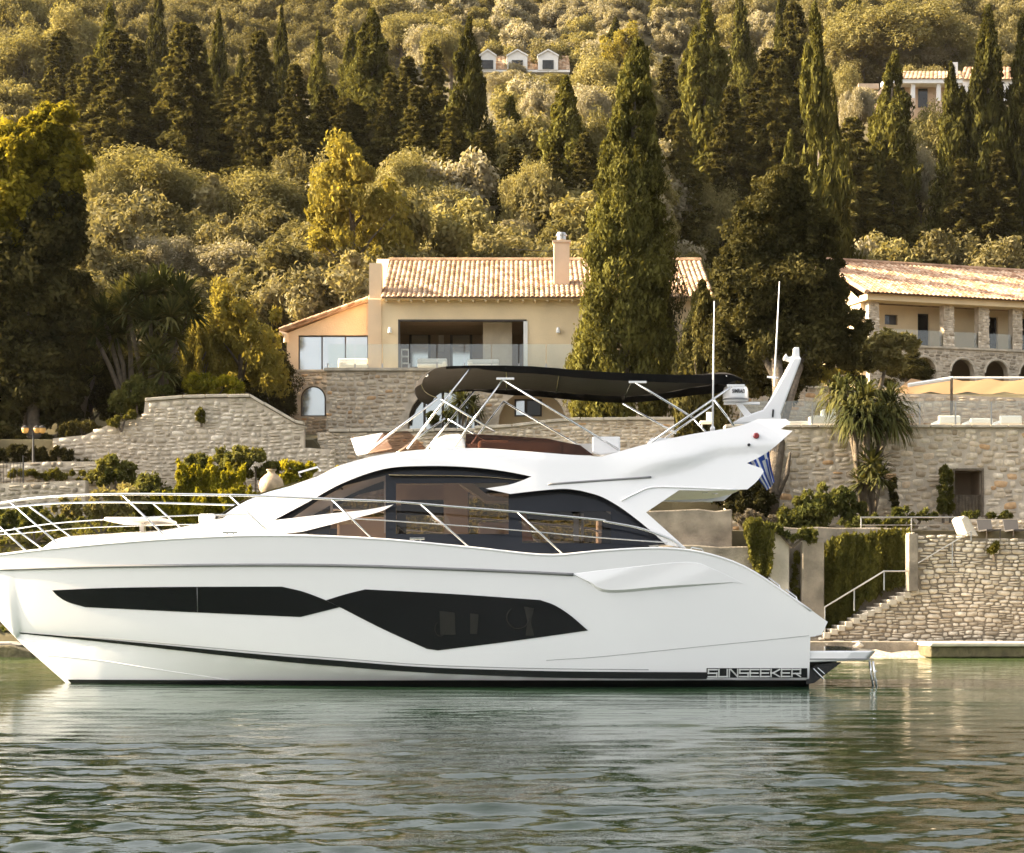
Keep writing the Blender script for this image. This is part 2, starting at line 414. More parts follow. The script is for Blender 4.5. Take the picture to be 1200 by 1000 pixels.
q = np.stack([idx[:-1,:-1], idx[:-1,1:], idx[1:,1:], idx[1:,:-1]], -1).reshape(-1, 4)
me.vertices.add(nr*nc); me.vertices.foreach_set('co', np.stack([Xw, Yw, Zw], -1).astype(np.float32).ravel())
me.loops.add(q.size); me.loops.foreach_set('vertex_index', q.astype(np.int32).ravel())
me.polygons.add(len(q)); me.polygons.foreach_set('loop_start', np.arange(0, q.size, 4, dtype=np.int32))
me.polygons.foreach_set('use_smooth', np.ones(len(q), bool))
me.update(calc_edges=True)
m, n, l, b = new_mat('sea water')
tc = n.new('ShaderNodeTexCoord'); sp = n.new('ShaderNodeSeparateXYZ'); l.new(tc.outputs['Object'], sp.inputs[0])
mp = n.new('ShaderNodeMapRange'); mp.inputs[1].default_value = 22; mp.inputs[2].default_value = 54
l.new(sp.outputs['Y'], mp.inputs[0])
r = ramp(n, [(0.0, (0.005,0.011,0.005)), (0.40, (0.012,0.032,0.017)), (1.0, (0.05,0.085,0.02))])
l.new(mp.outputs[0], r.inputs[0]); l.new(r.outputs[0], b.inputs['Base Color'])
b.inputs['Roughness'].default_value = 0.012; b.inputs['IOR'].default_value = 1.333
mpn = n.new('ShaderNodeMapping'); mpn.inputs['Scale'].default_value = (0.6, 1.0, 1.0); l.new(tc.outputs['Object'], mpn.inputs[0])
nz = n.new('ShaderNodeTexNoise'); nz.inputs['Scale'].default_value = 9.0; nz.inputs['Detail'].default_value = 3.5; nz.inputs['Roughness'].default_value = 0.6
l.new(mpn.outputs[0], nz.inputs['Vector'])
bp = n.new('ShaderNodeBump'); bp.inputs['Strength'].default_value = 0.15; bp.inputs['Distance'].default_value = 0.03
nz2 = n.new('ShaderNodeTexNoise'); nz2.inputs['Scale'].default_value = 26.0; nz2.inputs['Detail'].default_value = 2
l.new(mpn.outputs[0], nz2.inputs['Vector'])
ad = n.new('ShaderNodeMath'); ad.operation = 'MULTIPLY_ADD'; ad.inputs[1].default_value = 0.3
l.new(nz2.outputs['Fac'], ad.inputs[0]); l.new(nz.outputs['Fac'], ad.inputs[2])
l.new(ad.outputs[0], bp.inputs['Height']); l.new(bp.outputs[0], b.inputs['Normal'])
me.materials.append(m)
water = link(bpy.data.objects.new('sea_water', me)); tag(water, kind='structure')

# ------------------------------------------------------------------ stone walls: every stone is real relief on a mortar core
def stonework(name, poly, Y, mat, parent, ch=(0.12,0.22), cw=(0.16,0.42), depth=0.05, gap=0.012, holes=(), warp=0.03, seed=1, yfun=None):
    """poly and holes in (x, z) metres at depth Y"""
    rr = random.Random(seed)
    x0, x1 = min(p[0] for p in poly), max(p[0] for p in poly); z0, z1 = min(p[1] for p in poly), max(p[1] for p in poly)
    N = 5; us = [-1,-.62,0,.62,1]
    vs, fs = [], []
    z = z0
    while z < z1:
        h = rr.uniform(*ch); x = x0 - rr.uniform(0, 0.3)
        while x < x1:
            w = rr.uniform(*cw)*(0.7+0.6*(h/ch[1]))
            cx, cz = x+w/2, z+h/2
            x += w
            hh = h*rr.choice([1,1,1,0.55]) if h > ch[0]*1.3 else h
            parts = [(cz, h)] if hh == h else [(z+hh/2, hh), (z+hh+(h-hh)/2, h-hh)]
            for c2, h2 in parts:
                wx = cx + warp*math.sin(c2*5.3+cx*2.1+seed); wz = c2 + warp*2.2*math.sin(cx*1.7+seed*2+0.6*c2) + rr.uniform(-.012,.012)
                if not inside(wx, wz, poly) or any(inside(wx, wz, hp) for hp in holes): continue
                if not (inside(wx, wz+h2*0.38, poly) and inside(wx, wz-h2*0.38, poly)): continue
                a, bb = w/2-gap, h2/2-gap
                if any(inside(wx+sx*a, wz+sz*bb, hp) for hp in holes for sx in (-1,1) for sz in (-1,1)): continue
                dp = depth*rr.uniform(0.6, 1.25); tl = rr.uniform(-.10,.10); sk = rr.uniform(-.18,.18); tp = rr.uniform(-.14,.14)
                yb = Y if yfun is None else yfun(wx)
                n0 = len(vs)
                for v in us:
                    for u in us:
                        e = max(abs(u), abs(v))
                        X = wx + a*u*math.sqrt(1-0.30*v*v*abs(v))*(1+tp*v) + sk*bb*v + rr.uniform(-.05,.05)*a*(1 if e == 1 else .5)
                        Zz = wz + bb*v*math.sqrt(1-0.26*u*u*abs(u)) + tl*a*u + rr.uniform(-.07,.07)*bb*(1 if e == 1 else .5)
                        X = min(x1, max(x0, X)); vs.append((X, yb + 0.012 - (dp*(1-e**5) + (rr.uniform(-.14,.14)*dp if e < 1 else 0)) if e < 1 else yb+0.012, Zz))
                for i in range(N-1):
                    for j in range(N-1):
                        fs.append((n0+i*N+j, n0+i*N+j+1, n0+(i+1)*N+j+1, n0+(i+1)*N+j))
        z += h
    return mesh_obj(name, vs, fs, mat, parent, smooth=True)
def xz(poly, Y): return [(PX(a, Y), PZ(b, Y)) for a, b in poly]
def stone_wall(name, label, poly_px, Y, mat, core=None, thick=0.5, cop=None, cop_h=0.10, cat='stone wall', group=None, **kw):
    poly = xz(poly_px, Y)
    cx = sum(p[0] for p in poly)/len(poly); zb = min(p[1] for p in poly)
    t = thing(name, label, cat, (cx, Y, zb), group)
    MB().prism(poly, Y, Y+thick).build('wall_core', core or M['mortar'], t)
    stonework('stonework', poly, Y, mat, t, **kw)
    if cop:
        cp = xz(cop, Y); b_ = MB(); rr = random.Random(3)
        for (xa, za), (xb, zb2) in zip(cp[:-1], cp[1:]):
            L = math.hypot(xb-xa, zb2-za); k = max(1, int(L/0.75))
            for i in range(k):
                s0, s1 = (i+0.012)/k, (i+1-0.012)/k
                j = rr.uniform(-.012,.012)
                p0 = (xa+(xb-xa)*s0, za+(zb2-za)*s0+j); p1 = (xa+(xb-xa)*s1, za+(zb2-za)*s1+j)
                b_.prism([(p0[0],p0[1]-0.01),(p1[0],p1[1]-0.01),(p1[0],p1[1]+cop_h),(p0[0],p0[1]+cop_h)], Y-0.09-rr.uniform(0,.02), Y+thick+0.05)
        b_.build('coping', M['coping'], t, bevel=0.015)
    return t
def arch(x0, x1, z0, zs, n=12):
    """arched opening: jambs to zs then a half ellipse up to (x1-x0)/2 higher"""
    r_ = (x1-x0)/2; cx = (x0+x1)/2
    return [(x0, z0)] + [(cx - r_*math.cos(math.pi*i/n), zs + r_*math.sin(math.pi*i/n)) for i in range(n+1)] + [(x1, z0)]
def flat_with_holes(poly, holes, y0, y1, mat, name, parent, step=0.6):
    """wall slab of outline poly with openings, thickness y0..y1, reveals included"""
    vs2, ed = [], []
    for lp in [poly]+list(holes):
        n0 = len(vs2); vs2 += [Vector(p) for p in lp]; ed += [(n0+i, n0+(i+1) % len(lp)) for i in range(len(lp))]
    V, E, F, *_ = geometry.delaunay_2d_cdt(vs2, ed, [], 0, 1e-6)
    F = [f for f in F if inside(*(sum((V[i] for i in f), Vector((0,0)))/len(f)), poly) and not any(inside(*(sum((V[i] for i in f), Vector((0,0)))/len(f)), h) for h in holes)]
    n0 = len(V); cnt = {}
    verts = [(p.x, y0, p.y) for p in V] + [(p.x, y1, p.y) for p in V]; faces = []
    for f in F:
        a, b_, c = V[f[0]], V[f[1]], V[f[2]]
        if (b_-a).cross(c-a) < 0: f = f[::-1]
        faces.append(tuple(f)); faces.append(tuple(i+n0 for i in reversed(f)))
        for i in range(len(f)): cnt[(f[i], f[(i+1) % len(f)])] = 1
    for (i, j) in cnt:
        if (j, i) not in cnt: faces.append((j, i, i+n0, j+n0))
    return mesh_obj(name, verts, faces, mat, parent)

def tile_roof(A, B, C, D, mat, name, parent, pitch=0.205, row=0.36):
    """barrel tiles over the quad A(eave left) B(eave right) C(ridge right) D(ridge left)"""
    A, B, C, D = map(Vector, (A, B, C, D))
    nrm = (B-A).cross(D-A).normalized()
    nc = max(2, int((B-A).length/pitch)); nr_ = max(2, int((D-A).length/row))
    rr = random.Random(nc); b_ = MB(); prof = [(0.0,0.0),(0.12,.035),(0.3,.065),(0.5,.078),(0.7,.065),(0.88,.035),(1.0,0.0)]
    for c in range(nc):
        for k in range(nr_):
            v0, v1 = k/nr_, min(1.0, (k+1.12)/nr_)
            o = rr.uniform(-.008,.008); rows = []
            for v, hh in ((v0, 0.030+o), (v0, 0.022+o), (v1, 0.0)):
                rw = []
                for (pu, ph) in prof:
                    u = (c+pu)/nc
                    p = A*(1-u)*(1-v)+B*u*(1-v)+C*u*v+D*(1-u)*v
                    rw.append(p + nrm*(ph*(1.0 if hh != 0.030+o else 0.25) + hh))
                rows.append(rw)
            b_.grid(rows)
    # underlay board
    b_.add([A, B, C, D], [(0,1,2,3)])
    return b_.build(name, mat, parent, smooth=False)
def mat_tiles(name, lo, mid, hi):
    m, n, l, b = new_mat(name)
    g = n.new('ShaderNodeNewGeometry'); r = ramp(n, [(0, lo), (0.5, mid), (1, hi)]); l.new(g.outputs['Random Per Island'], r.inputs[0])
    tc = n.new('ShaderNodeTexCoord'); nz = n.new('ShaderNodeTexNoise'); nz.inputs['Scale'].default_value = 2.2; nz.inputs['Detail'].default_value = 7
    l.new(tc.outputs['Object'], nz.inputs['Vector']); r2 = ramp(n, [(0.35, (0.62,0.58,0.54)), (0.6, (1.05,1.03,1.0))]); l.new(nz.outputs['Fac'], r2.inputs[0])
    mx = n.new('ShaderNodeMixRGB'); mx.blend_type = 'MULTIPLY'; mx.inputs[0].default_value = 1
    l.new(r.outputs[0], mx.inputs[1]); l.new(r2.outputs[0], mx.inputs[2]); l.new(mx.outputs[0], b.inputs['Base Color'])
    b.inputs['Roughness'].default_value = 0.9; b.inputs['Specular IOR Level'].default_value = 0.15
    return m
M['tiles'] = mat_tiles('clay barrel tiles', (0.36,0.22,0.13), (0.52,0.36,0.235), (0.62,0.48,0.34))
M['tiles_pink'] = mat_tiles('pink clay barrel tiles', (0.36,0.20,0.12), (0.52,0.335,0.22), (0.62,0.46,0.33))

# ------------------------------------------------------------------ left villa
YV = 75.0
v = thing('villa', 'tan rendered villa with tiled roof, chimney and stone base behind the black bimini', 'house', (PX(560,YV), YV, PZ(505,YV)))
zt = PZ(434, YV)                                     # terrace level
op = xz([(468,434.2),(468,376),(618,376),(618,434.2)], YV)
front = xz([(446.8,434.2),(446.8,347),(830,347),(830,434.2)], YV)
flat_with_holes(front, [op], YV, YV+0.35, M['render_tan'], 'front_wall', v)
b_ = MB(); b_.box(PX(832,YV)-.35, PX(832,YV), YV+.35, YV+10, PZ(436,YV), PZ(350,YV)); b_.box(PX(449,YV), PX(832,YV), YV+9.6, YV+10, PZ(436,YV), PZ(350,YV)); b_.build('rear_wall', M['render_tan'], v)
# gable parapet, left
zr = PZ(307, YV+5)
g = MB(); xg0, xg1 = PX(432,YV+.3), PX(447.5,YV+.3)
prof = [(YV-.05, PZ(434,YV)), (YV-.05, PZ(351,YV)), (YV+5, zr+.12), (YV+10, PZ(351,YV)), (YV+10, PZ(434,YV))]
vs = [(xg0, y, z) for y, z in prof] + [(xg1, y, z) for y, z in prof]
g.add(vs, [(0,1,2,3,4), (9,8,7,6,5)] + [(i, i+5, (i+1) % 5+5, (i+1) % 5) for i in range(5)])
g.build('gable_wall', M['render_orange'], v)
g = MB(); g.pbox(432.5, 447, 308.5, 352, YV+.02, .8); g.build('gable_pier', M['render_orange'], v)
tile_roof((PX(446,YV-.5), YV-.5, PZ(349.5,YV-.5)), (PX(838,YV-.5), YV-.5, PZ(349.5,YV-.5)), (PX(838,YV-.5), YV+5, zr), (PX(446,YV-.5), YV+5, zr), M['tiles'], 'roof', v)
rb = MB(); rb.add([(PX(446,YV-.5), YV+5, zr), (PX(838,YV-.5), YV+5, zr), (PX(838,YV-.5), YV+10.4, PZ(350,YV)), (PX(446,YV-.5), YV+10.4, PZ(350,YV))], [(0,1,2,3)])
rb.tube([(PX(446,YV-.5), YV+5, zr+.06), (PX(838,YV-.5), YV+5, zr+.06)], .12, 8); rb.build('roof_back', M['tiles'], v)
ev = MB(); ev.box(PX(449,YV), PX(832,YV), YV-.42, YV-.002, PZ(352.2,YV), PZ(350.6,YV)); 
for k in range(26): ev.box(PX(452,YV)+k*.5, PX(452,YV)+k*.5+.09, YV-.40, YV-.003, PZ(355,YV), PZ(352.3,YV))
ev.build('eaves', M['render_tan'], v)
ch = MB(); ch.pbox(649, 667.5, 284, 345, YV+1.2, .6); c0 = ch.build('chimney', M['render_pink'], v, bevel=.02)
cc = MB(); cc.pbox(647.5, 669, 281.5, 284, YV+1.15, .7); cc.build('chimney_cap', M['render_pink'], c0)
cc = MB(); cc.lathe((PX(658,YV+1.5), YV+1.5, PZ(281.5,YV+1.5)), [(.19,0),(.19,.16),(.23,.17),(.23,.22),(.19,.23),(.17,.30)], 16); cc.build('chimney_pot', M['steel_dull'], c0)
# the open living room
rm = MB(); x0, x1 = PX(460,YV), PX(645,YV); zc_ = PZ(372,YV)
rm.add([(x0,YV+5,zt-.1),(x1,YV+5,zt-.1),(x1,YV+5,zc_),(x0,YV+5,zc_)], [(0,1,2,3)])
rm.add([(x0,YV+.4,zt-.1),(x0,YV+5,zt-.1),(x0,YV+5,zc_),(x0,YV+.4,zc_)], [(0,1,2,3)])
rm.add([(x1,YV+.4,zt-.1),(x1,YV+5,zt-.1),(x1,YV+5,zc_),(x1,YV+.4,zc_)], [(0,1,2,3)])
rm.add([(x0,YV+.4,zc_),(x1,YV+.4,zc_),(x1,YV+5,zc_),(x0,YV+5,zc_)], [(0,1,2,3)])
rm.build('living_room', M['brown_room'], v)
for (a, c) in ((481,503), (529,552)):
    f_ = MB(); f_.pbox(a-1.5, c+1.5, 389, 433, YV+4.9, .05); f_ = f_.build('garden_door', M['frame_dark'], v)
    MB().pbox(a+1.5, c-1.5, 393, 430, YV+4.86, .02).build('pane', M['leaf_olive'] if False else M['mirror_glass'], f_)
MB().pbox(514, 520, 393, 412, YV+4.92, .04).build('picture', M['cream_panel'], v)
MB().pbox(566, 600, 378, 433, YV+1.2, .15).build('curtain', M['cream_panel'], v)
sf = MB(); sf.pbox(466.5, 468.6, 374.5, 434, YV-.03, .2); sf.pbox(468.6, 617, 374.5, 376.6, YV-.03, .2); sf.build('door_frame', M['frame_dark'], v)
sd_ = MB(); sd_.pbox(613.5, 618.3, 376.6, 434, YV-.04, .12); sd_.build('sliding_door', M['frame_white'], v)
for a in (457, 654):
    w_ = MB(); w_.lathe((PX(a,YV), YV-.10, PZ(391,YV)), [(.05,0),(.09,.02),(.06,.22),(.045,.23)], 10); w_.build('wall_lamp', M['frame_white'], v)
# left wing
YW = 76.6
wing = xz([(336,434),(336,391),(432,353),(441,350),(441,434)], YW)
wo = xz([(349.5,434.2),(349.5,393),(432,393),(432,434.2)], YW)
flat_with_holes(xz([(336,434.2),(336,391),(432,353),(441,350),(441,434.2)], YW), [wo], YW, YW+.3, M['render_orange'], 'wing_wall', v)
wr = MB(); (xa, za), (xb, zb) = xz([(328,387),(440,347.5)], YW)
wr.add([(xa,YW-.25,za),(xb,YW-.25,zb),(xb,YW+7,zb),(xa,YW+7,za),(xa,YW-.25,za-.14),(xb,YW-.25,zb-.14),(xb,YW+7,zb-.14),(xa,YW+7,za-.14)], [(0,1,2,3),(7,6,5,4),(0,4,5,1),(1,5,6,2),(2,6,7,3),(3,7,4,0)])
for k in range(14): 
    t0 = (k+.5)/14; wr.tube([(xa+(xb-xa)*(t0-.035), YW-.27, za+(zb-za)*(t0-.035)-.02), (xa+(xb-xa)*(t0+.035), YW-.27, za+(zb-za)*(t0+.035)+.0)], .07, 6)
wr.build('wing_roof', M['tiles_pink'], v)
gu = MB(); gu.tube([(xa, YW-.25, za-.16), (xa+.28, YW-.25, za-.22), (xa+.28, YW-.25, za-.55)], .11, 8); gu.build('gutter', M['render_orange'], v)
wf = MB()
for a, c in ((349.5,351.2),(376.6,378),(404,405.4),(430.4,432)): wf.pbox(a, c, 393, 434, YW+.08, .1)
wf.pbox(351.2, 430.4, 393, 394.8, YW+.08, .1); wf = wf.build('wing_window', M['frame_dark'], v)
for a, c in ((351.2,376.6),(378,404),(405.4,430.4)):
    p_ = MB(); p_.pbox(a, c, 394.8, 434, YW+.14, .02); p_.build('pane', M['mirror_glass'], wf)
MB().box(PX(337,YW), PX(440,YW), YW+5.5, YW+6, PZ(434,YW), PZ(392,YW)).build('wing_rear_wall', M['render_orange'], v)
# stone base
zb0 = PZ(520, YV)
base_poly = [(PX(336.5,YW), zb0), (PX(336.5,YW), PZ(436,YW)), (PX(384,YW), PZ(436,YW)), (PX(384,YW), zb0)]
aw = arch(PX(352,YW), PX(382,YW), PZ(488,YW), PZ(467.5,YW))
flat_with_holes(base_poly, [aw], YW, YW+.4, M['mortar'], 'wing_base', v)
stonework('wing_base_stones', base_poly, YW, M['stone_warm'], v, ch=(.11,.2), cw=(.14,.36), holes=[aw], seed=4)
fo = MB(); n_ = len(aw); inn = [((p[0]-PX(367,YW))*.87+PX(367,YW), (p[1]-PZ(488,YW))*.93+PZ(488,YW)+.05) for p in aw]
fo.add([(x, YW+.1, z) for x, z in aw]+[(x, YW+.1, z) for x, z in inn], [(i, (i+1) % n_, (i+1) % n_+n_, i+n_) for i in range(n_)])
fo = fo.build('arched_window', M['frame_dark'], v)
MB().prism(inn, YW+.14, YW+.17).build('pane', M['mirror_glass'], fo)
YB = 74.0
bp_ = xz([(382.5,520),(382.5,435),(832,435),(832,520)], YB)
a1 = arch(PX(478,YB), PX(563,YB), PZ(506,YB), PZ(496,YB)); a2 = arch(PX(584,YB), PX(664,YB), PZ(506,YB), PZ(497,YB))
flat_with_holes(bp_, [a1, a2], YB, YB+.5, M['mortar'], 'terrace_base', v)
stonework('terrace_base_stones', bp_, YB, M['stone_warm'], v, gap=.015, ch=(.14,.24), cw=(.16,.38), holes=[a1, a2], seed=8)
tp = MB(); tp.box(PX(380,YB), PX(834,YB), YB-.12, YV-.001, PZ(434.8,YB), PZ(431.5,YB)); tp.box(PX(335,YW), PX(384,YW), YW-.08, YW-.004, PZ(436,YW), PZ(433.5,YW)); tp.build('terrace_slab', M['coping'], v)
# arch rooms
ar = MB(); ar.pbox(470, 570, 445, 520, YB+.75, .05); ar.build('arch_room_wall', M['white_paint'], v)
gd = MB()
for a in (496, 517.5, 537, 556): gd.pbox(a, a+3, 452, 508, YB+.66, .05)
gd.tube([(p[0], YB+.45, p[1]) for p in a1[1:-1]], .13, 6)
gd = gd.build('arched_glass_door', M['frame_dark'], v)
MB().pbox(479, 562, 456, 508, YB+.70, .01).build('pane', M['mirror_glass'], gd)
an = MB(); an.pbox(575, 672, 445, 520, YB+1.6, .05); an.build('alcove_wall', M['render_tan'], v)
aw_ = MB(); aw_.pbox(603, 635, 468, 488, YB+1.54, .05); aw_ = aw_.build('alcove_window', M['frame_dark'], v)
MB().pbox(605, 614.5, 470, 486.5, YB+1.51, .02).build('pane', M['mirror_glass'], aw_); MB().pbox(618, 633, 470, 486.5, YB+1.51, .02).build('pane', M['dark_glass'], aw_)
# glass balustrade on the terrace
bl = thing('glass_balustrade', 'clear glass balustrade along the tan villa terrace above the stone base', 'balustrade', (PX(530,YB), YB+.15, PZ(431,YB)))
gp = MB()
for k in range(9):
    a = 384 + k*32.0; gp.pbox(a+.6, a+31.4, 403.5, 431, YB+.15, .02)
gp.build('glass_panel', M['clear'], bl)
for k in range(10):
    a = 384 + k*32.0; MB().pbox(a-.8, a+.8, 426, 431.4, YB+.10, .12).build('clamp', M['steel_dull'], bl)

# terrace furniture
def sofa(label, px0, px1, py0, py1, Y, flip=False):
    t = thing('lounge_sofa', label, 'sofa', (PX((px0+px1)/2,Y), Y, PZ(py1,Y)), 'white outdoor sofas')
    w = px1-px0; s_ = MB(); s_.pbox(px0, px1, py0+(py1-py0)*.5, py1-1, Y, .8); s_.build('seat', M['fabric_white'], t, bevel=.05)
    s_ = MB(); s_.pbox(px0, px1, py0, py0+(py1-py0)*.52, Y+.62, .2); s_.build('backrest', M['fabric_white'], t, bevel=.06)
    s_ = MB(); q = px0 if not flip else px1-w*.16; s_.pbox(q, q+w*.16, py0+(py1-py0)*.3, py1-1, Y-.01, .8); s_.build('armrest', M['fabric_white'], t, bevel=.05)
sofa('white outdoor sofa in front of the sky reflecting wing windows', 396, 431, 420, 433, 74.6)
sofa('white outdoor sofa before the open living room of the tan villa', 489, 524, 420, 432, 74.8, True)
sofa('white outdoor sofa beside the cream curtain of the tan villa', 548, 585, 421, 432, 74.8)
t = thing('side_cabinet', 'small white shelf just inside the left edge of the villa living room', 'shelf', (PX(474,75.6), 75.6, PZ(433,75.6)))
s_ = MB(); [s_.pbox(470.5, 478.5, a, a+1.2, 75.6, .3) for a in (409,417,425)]; s_.pbox(470, 471, 409, 432, 75.6, .3); s_.pbox(478, 479, 409, 432, 75.6, .3); s_.build('shelves', M['white_paint'], t)

# ------------------------------------------------------------------ garden walls and shore, left and middle
q = MB(); q.box(PX(800,66), PX(1400,70), 63.45, 84.0, 7.05, 7.36); tag(q.build('pool_terrace_paving', M['coping']), kind='structure')
stone_wall('garden_wall', 'long pale stone garden wall curving below the palms, left of the villa', [(62,600),(62,514),(100,510),(125,499),(168,488),(170,471),(215,467.5),(293,466),(310,476),(346,497),(356,499),(356,525),(392,527),(392,600)], 66.0, M['stone_pale'],
    cop=[(170,470),(215,466.5),(293,465),(310,475),(346,496),(356,498)], ch=(.12,.24), cw=(.15,.42), gap=.015, seed=11)
stone_wall('terrace_wall', 'low stone wall with pale coping under the arched doors of the villa', [(372,600),(372,507),(700,507),(700,600)], 68.0, M['stone_warm'], cop=[(385,506),(560,505.5)], ch=(.10,.19), cw=(.14,.36), seed=13)
stone_wall('stair_wall', 'stepped stone parapet rising to the right under the villa alcove', [(555,540),(555,503),(600,501),(640,496),(680,493),(790,493),(790,540)], 67.0, M['stone_warm'], cop=[(556,502.5),(600,500.5),(640,495.5),(680,492.5),(790,492.5)], ch=(.10,.18), cw=(.14,.34), seed=15)
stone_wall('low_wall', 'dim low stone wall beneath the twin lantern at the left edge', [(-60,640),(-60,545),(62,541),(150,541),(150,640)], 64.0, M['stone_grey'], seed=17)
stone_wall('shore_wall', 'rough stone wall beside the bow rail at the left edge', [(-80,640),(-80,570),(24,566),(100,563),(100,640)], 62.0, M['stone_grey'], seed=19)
q = MB(); poly = xz([(-120,776),(-120,757),(20,756),(46,764),(48,776)], 55.2); q.prism(poly, 54.4, 57.2)
tag(q.build('stone_quay', M['weedy'], bevel=.06), 'brown stone quay edge left of the yacht bow', 'quay')
q = MB(); poly = xz([(-120,757),(-120,753),(18,752),(30,756)], 55.6); q.prism(poly, 54.9, 57.3)
tag(q.build('quay_slab', M['concrete_pale'], bevel=.04), 'sunlit pale slab on top of the brown quay edge, left of the bow', 'slab')
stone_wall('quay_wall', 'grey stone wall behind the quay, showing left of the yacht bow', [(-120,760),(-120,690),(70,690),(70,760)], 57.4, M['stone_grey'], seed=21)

# ------------------------------------------------------------------ right side: shore, dry wall with steps, retaining walls
stair = [(1330,757),(1330,632),(1140,631),(1128,626.5),(1076,627),(1076,691)]
x = 1076; y = 691
for k in range(13):
    stair += [(x, y), (x-8.6, y)]; x -= 8.6; y += 4.3
    stair += [(x, y)]
stair += [(940,752),(940,757)]
t = stone_wall('dry_stone_wall', 'big dry stone retaining wall with jagged steps down its left edge', stair, 57.0, M['stone_pale'], core=M['mortar_dark'], thick=1.9, ch=(.09,.18), cw=(.13,.38), depth=.07, gap=.007, warp=.025, seed=23)
q = MB()
x = 1076; y = 691
for k in range(13):
    q.box(PX(x-8.6,57)+.002, PX(x,57)-.002, 56.9, 58.98, PZ(y+6,57), PZ(y,57)+.03); x -= 8.6; y += 4.3
q.build('step', M['coping'], t, bevel=.02)
stone_wall('retaining_wall', 'tall stone wall with an open doorway, below the pool terrace glass', [(850,640),(850,501),(1330,501),(1330,640)], 63.0, M['stone_warm'], core=M['mortar'], cop=None, ch=(.16,.32), cw=(.18,.46), warp=.08, depth=.055, gap=.018, seed=27,
    holes=[xz([(1118,612),(1118,551),(1152,551),(1152,612)], 63.0)])
dn = bpy.data.objects['retaining_wall']
# doorway: the core is cut by laying a deep dark recess box into it
rc = [o for o in dn.children if o.name.startswith('wall_core')][0]
bpy.data.objects.remove(rc)
flat_with_holes(xz([(850,640),(850,501),(1330,501),(1330,640)], 63.0), [xz([(1118,606),(1118,551),(1152,551),(1152,606)], 63.0)], 63.0, 63.5, M['mortar'], 'wall_core', dn)
q = MB(); q.pbox(1110, 1160, 545, 612, 64.6, .1); q.box(PX(1117.5,63),PX(1117.5,63)+.02,63.5,64.6,PZ(608,63),PZ(551,63)); q.box(PX(1152.5,63)-.02,PX(1152.5,63),63.5,64.6,PZ(608,63),PZ(551,63)); q.box(PX(1117,63),PX(1153,63),63.5,64.6,PZ(551,63),PZ(551,63)+.05)
dd = q.build('doorway', M['brown_room'], dn)
q = MB(); q.pbox(1117, 1119.2, 549, 606, 62.96, .12); q.pbox(1150.8, 1153, 549, 606, 62.96, .12); q.pbox(1119.2, 1150.8, 549, 551.5, 62.96, .12); q.build('door_frame', M['bark_pale'], dd)
q = MB(); [q.pbox(1120+k*3.85, 1123.4+k*3.85, 580, 605, 63.3, .04) for k in range(8)]; q.build('half_gate', M['bark_pale'], dd)
q = MB(); rr = random.Random(4)
xx = 850
while xx < 1330:
    w_ = rr.uniform(20,30); q.pbox(xx+.3, xx+w_-.3, 497.6, 501, 62.85, .75); xx += w_
q.build('coping', M['coping'], dn, bevel=.02)
q = MB(); q.pbox(800, 1330, 452, 560, 84.0, .6)
t = stone_wall('pool_wall', 'stone wall at the back of the pool terrace, beneath the right house', [(800,560),(800,458),(925,455),(1330,472),(1330,560)], 84.0, M['stone_warm'], cop=[(925,454.5),(980,456)], ch=(.14,.26), cw=(.2,.5), seed=31)
# concrete walls between yacht stern and steps
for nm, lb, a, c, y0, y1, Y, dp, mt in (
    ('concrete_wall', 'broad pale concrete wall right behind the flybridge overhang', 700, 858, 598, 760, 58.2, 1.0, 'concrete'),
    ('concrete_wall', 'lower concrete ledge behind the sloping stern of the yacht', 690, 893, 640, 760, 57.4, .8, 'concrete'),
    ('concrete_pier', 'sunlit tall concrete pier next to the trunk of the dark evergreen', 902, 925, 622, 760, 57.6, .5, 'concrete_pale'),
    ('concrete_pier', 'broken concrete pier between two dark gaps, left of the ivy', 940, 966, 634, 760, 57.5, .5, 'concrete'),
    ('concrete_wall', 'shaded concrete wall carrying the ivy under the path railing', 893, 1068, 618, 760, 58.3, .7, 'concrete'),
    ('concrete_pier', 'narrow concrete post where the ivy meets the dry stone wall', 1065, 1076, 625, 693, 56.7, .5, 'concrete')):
    q = MB(); rr = random.Random(a)
    top = [(a+(c-a)*k/8, y0 + rr.uniform(-1.5,1.5)) for k in range(9)]
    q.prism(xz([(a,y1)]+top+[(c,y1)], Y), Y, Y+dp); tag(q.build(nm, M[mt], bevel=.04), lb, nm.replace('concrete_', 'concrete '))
q = MB(); q.prism(xz([(900,772),(900,752),(1330,752),(1330,772)], 56.2), 55.4, 57.0); tag(q.build('shore_path', M['concrete']), kind='structure')
q = MB()
rows = [[(PX(940,55)+ (18*i/40), 54.2+1.3*j/10, -.12+.33*j/10 + .05*math.sin(i*1.3+j)+.03*math.sin(i*2.9)) for i in range(41)] for j in range(11)]
q.grid(rows); tag(q.build('pebble_beach', M['pebble'], smooth=True), kind='structure')
q = MB(); q.prism(xz([(1083,770),(1083,757),(1330,757),(1330,770)], 54.6), 53.8, 56.0); tag(q.build('mooring_ledge', M['weedy'], bevel=.05), 'low weedy stone mooring ledge at the right water edge', 'ledge')
q = MB(); q.prism(xz([(1082,757),(1084,752.6),(1330,752.6),(1330,757)], 54.55), 53.7, 56.1); tag(q.build('ledge_slab', M['concrete_pale'], bevel=.03), 'bright white slab capping the weedy mooring ledge', 'slab')
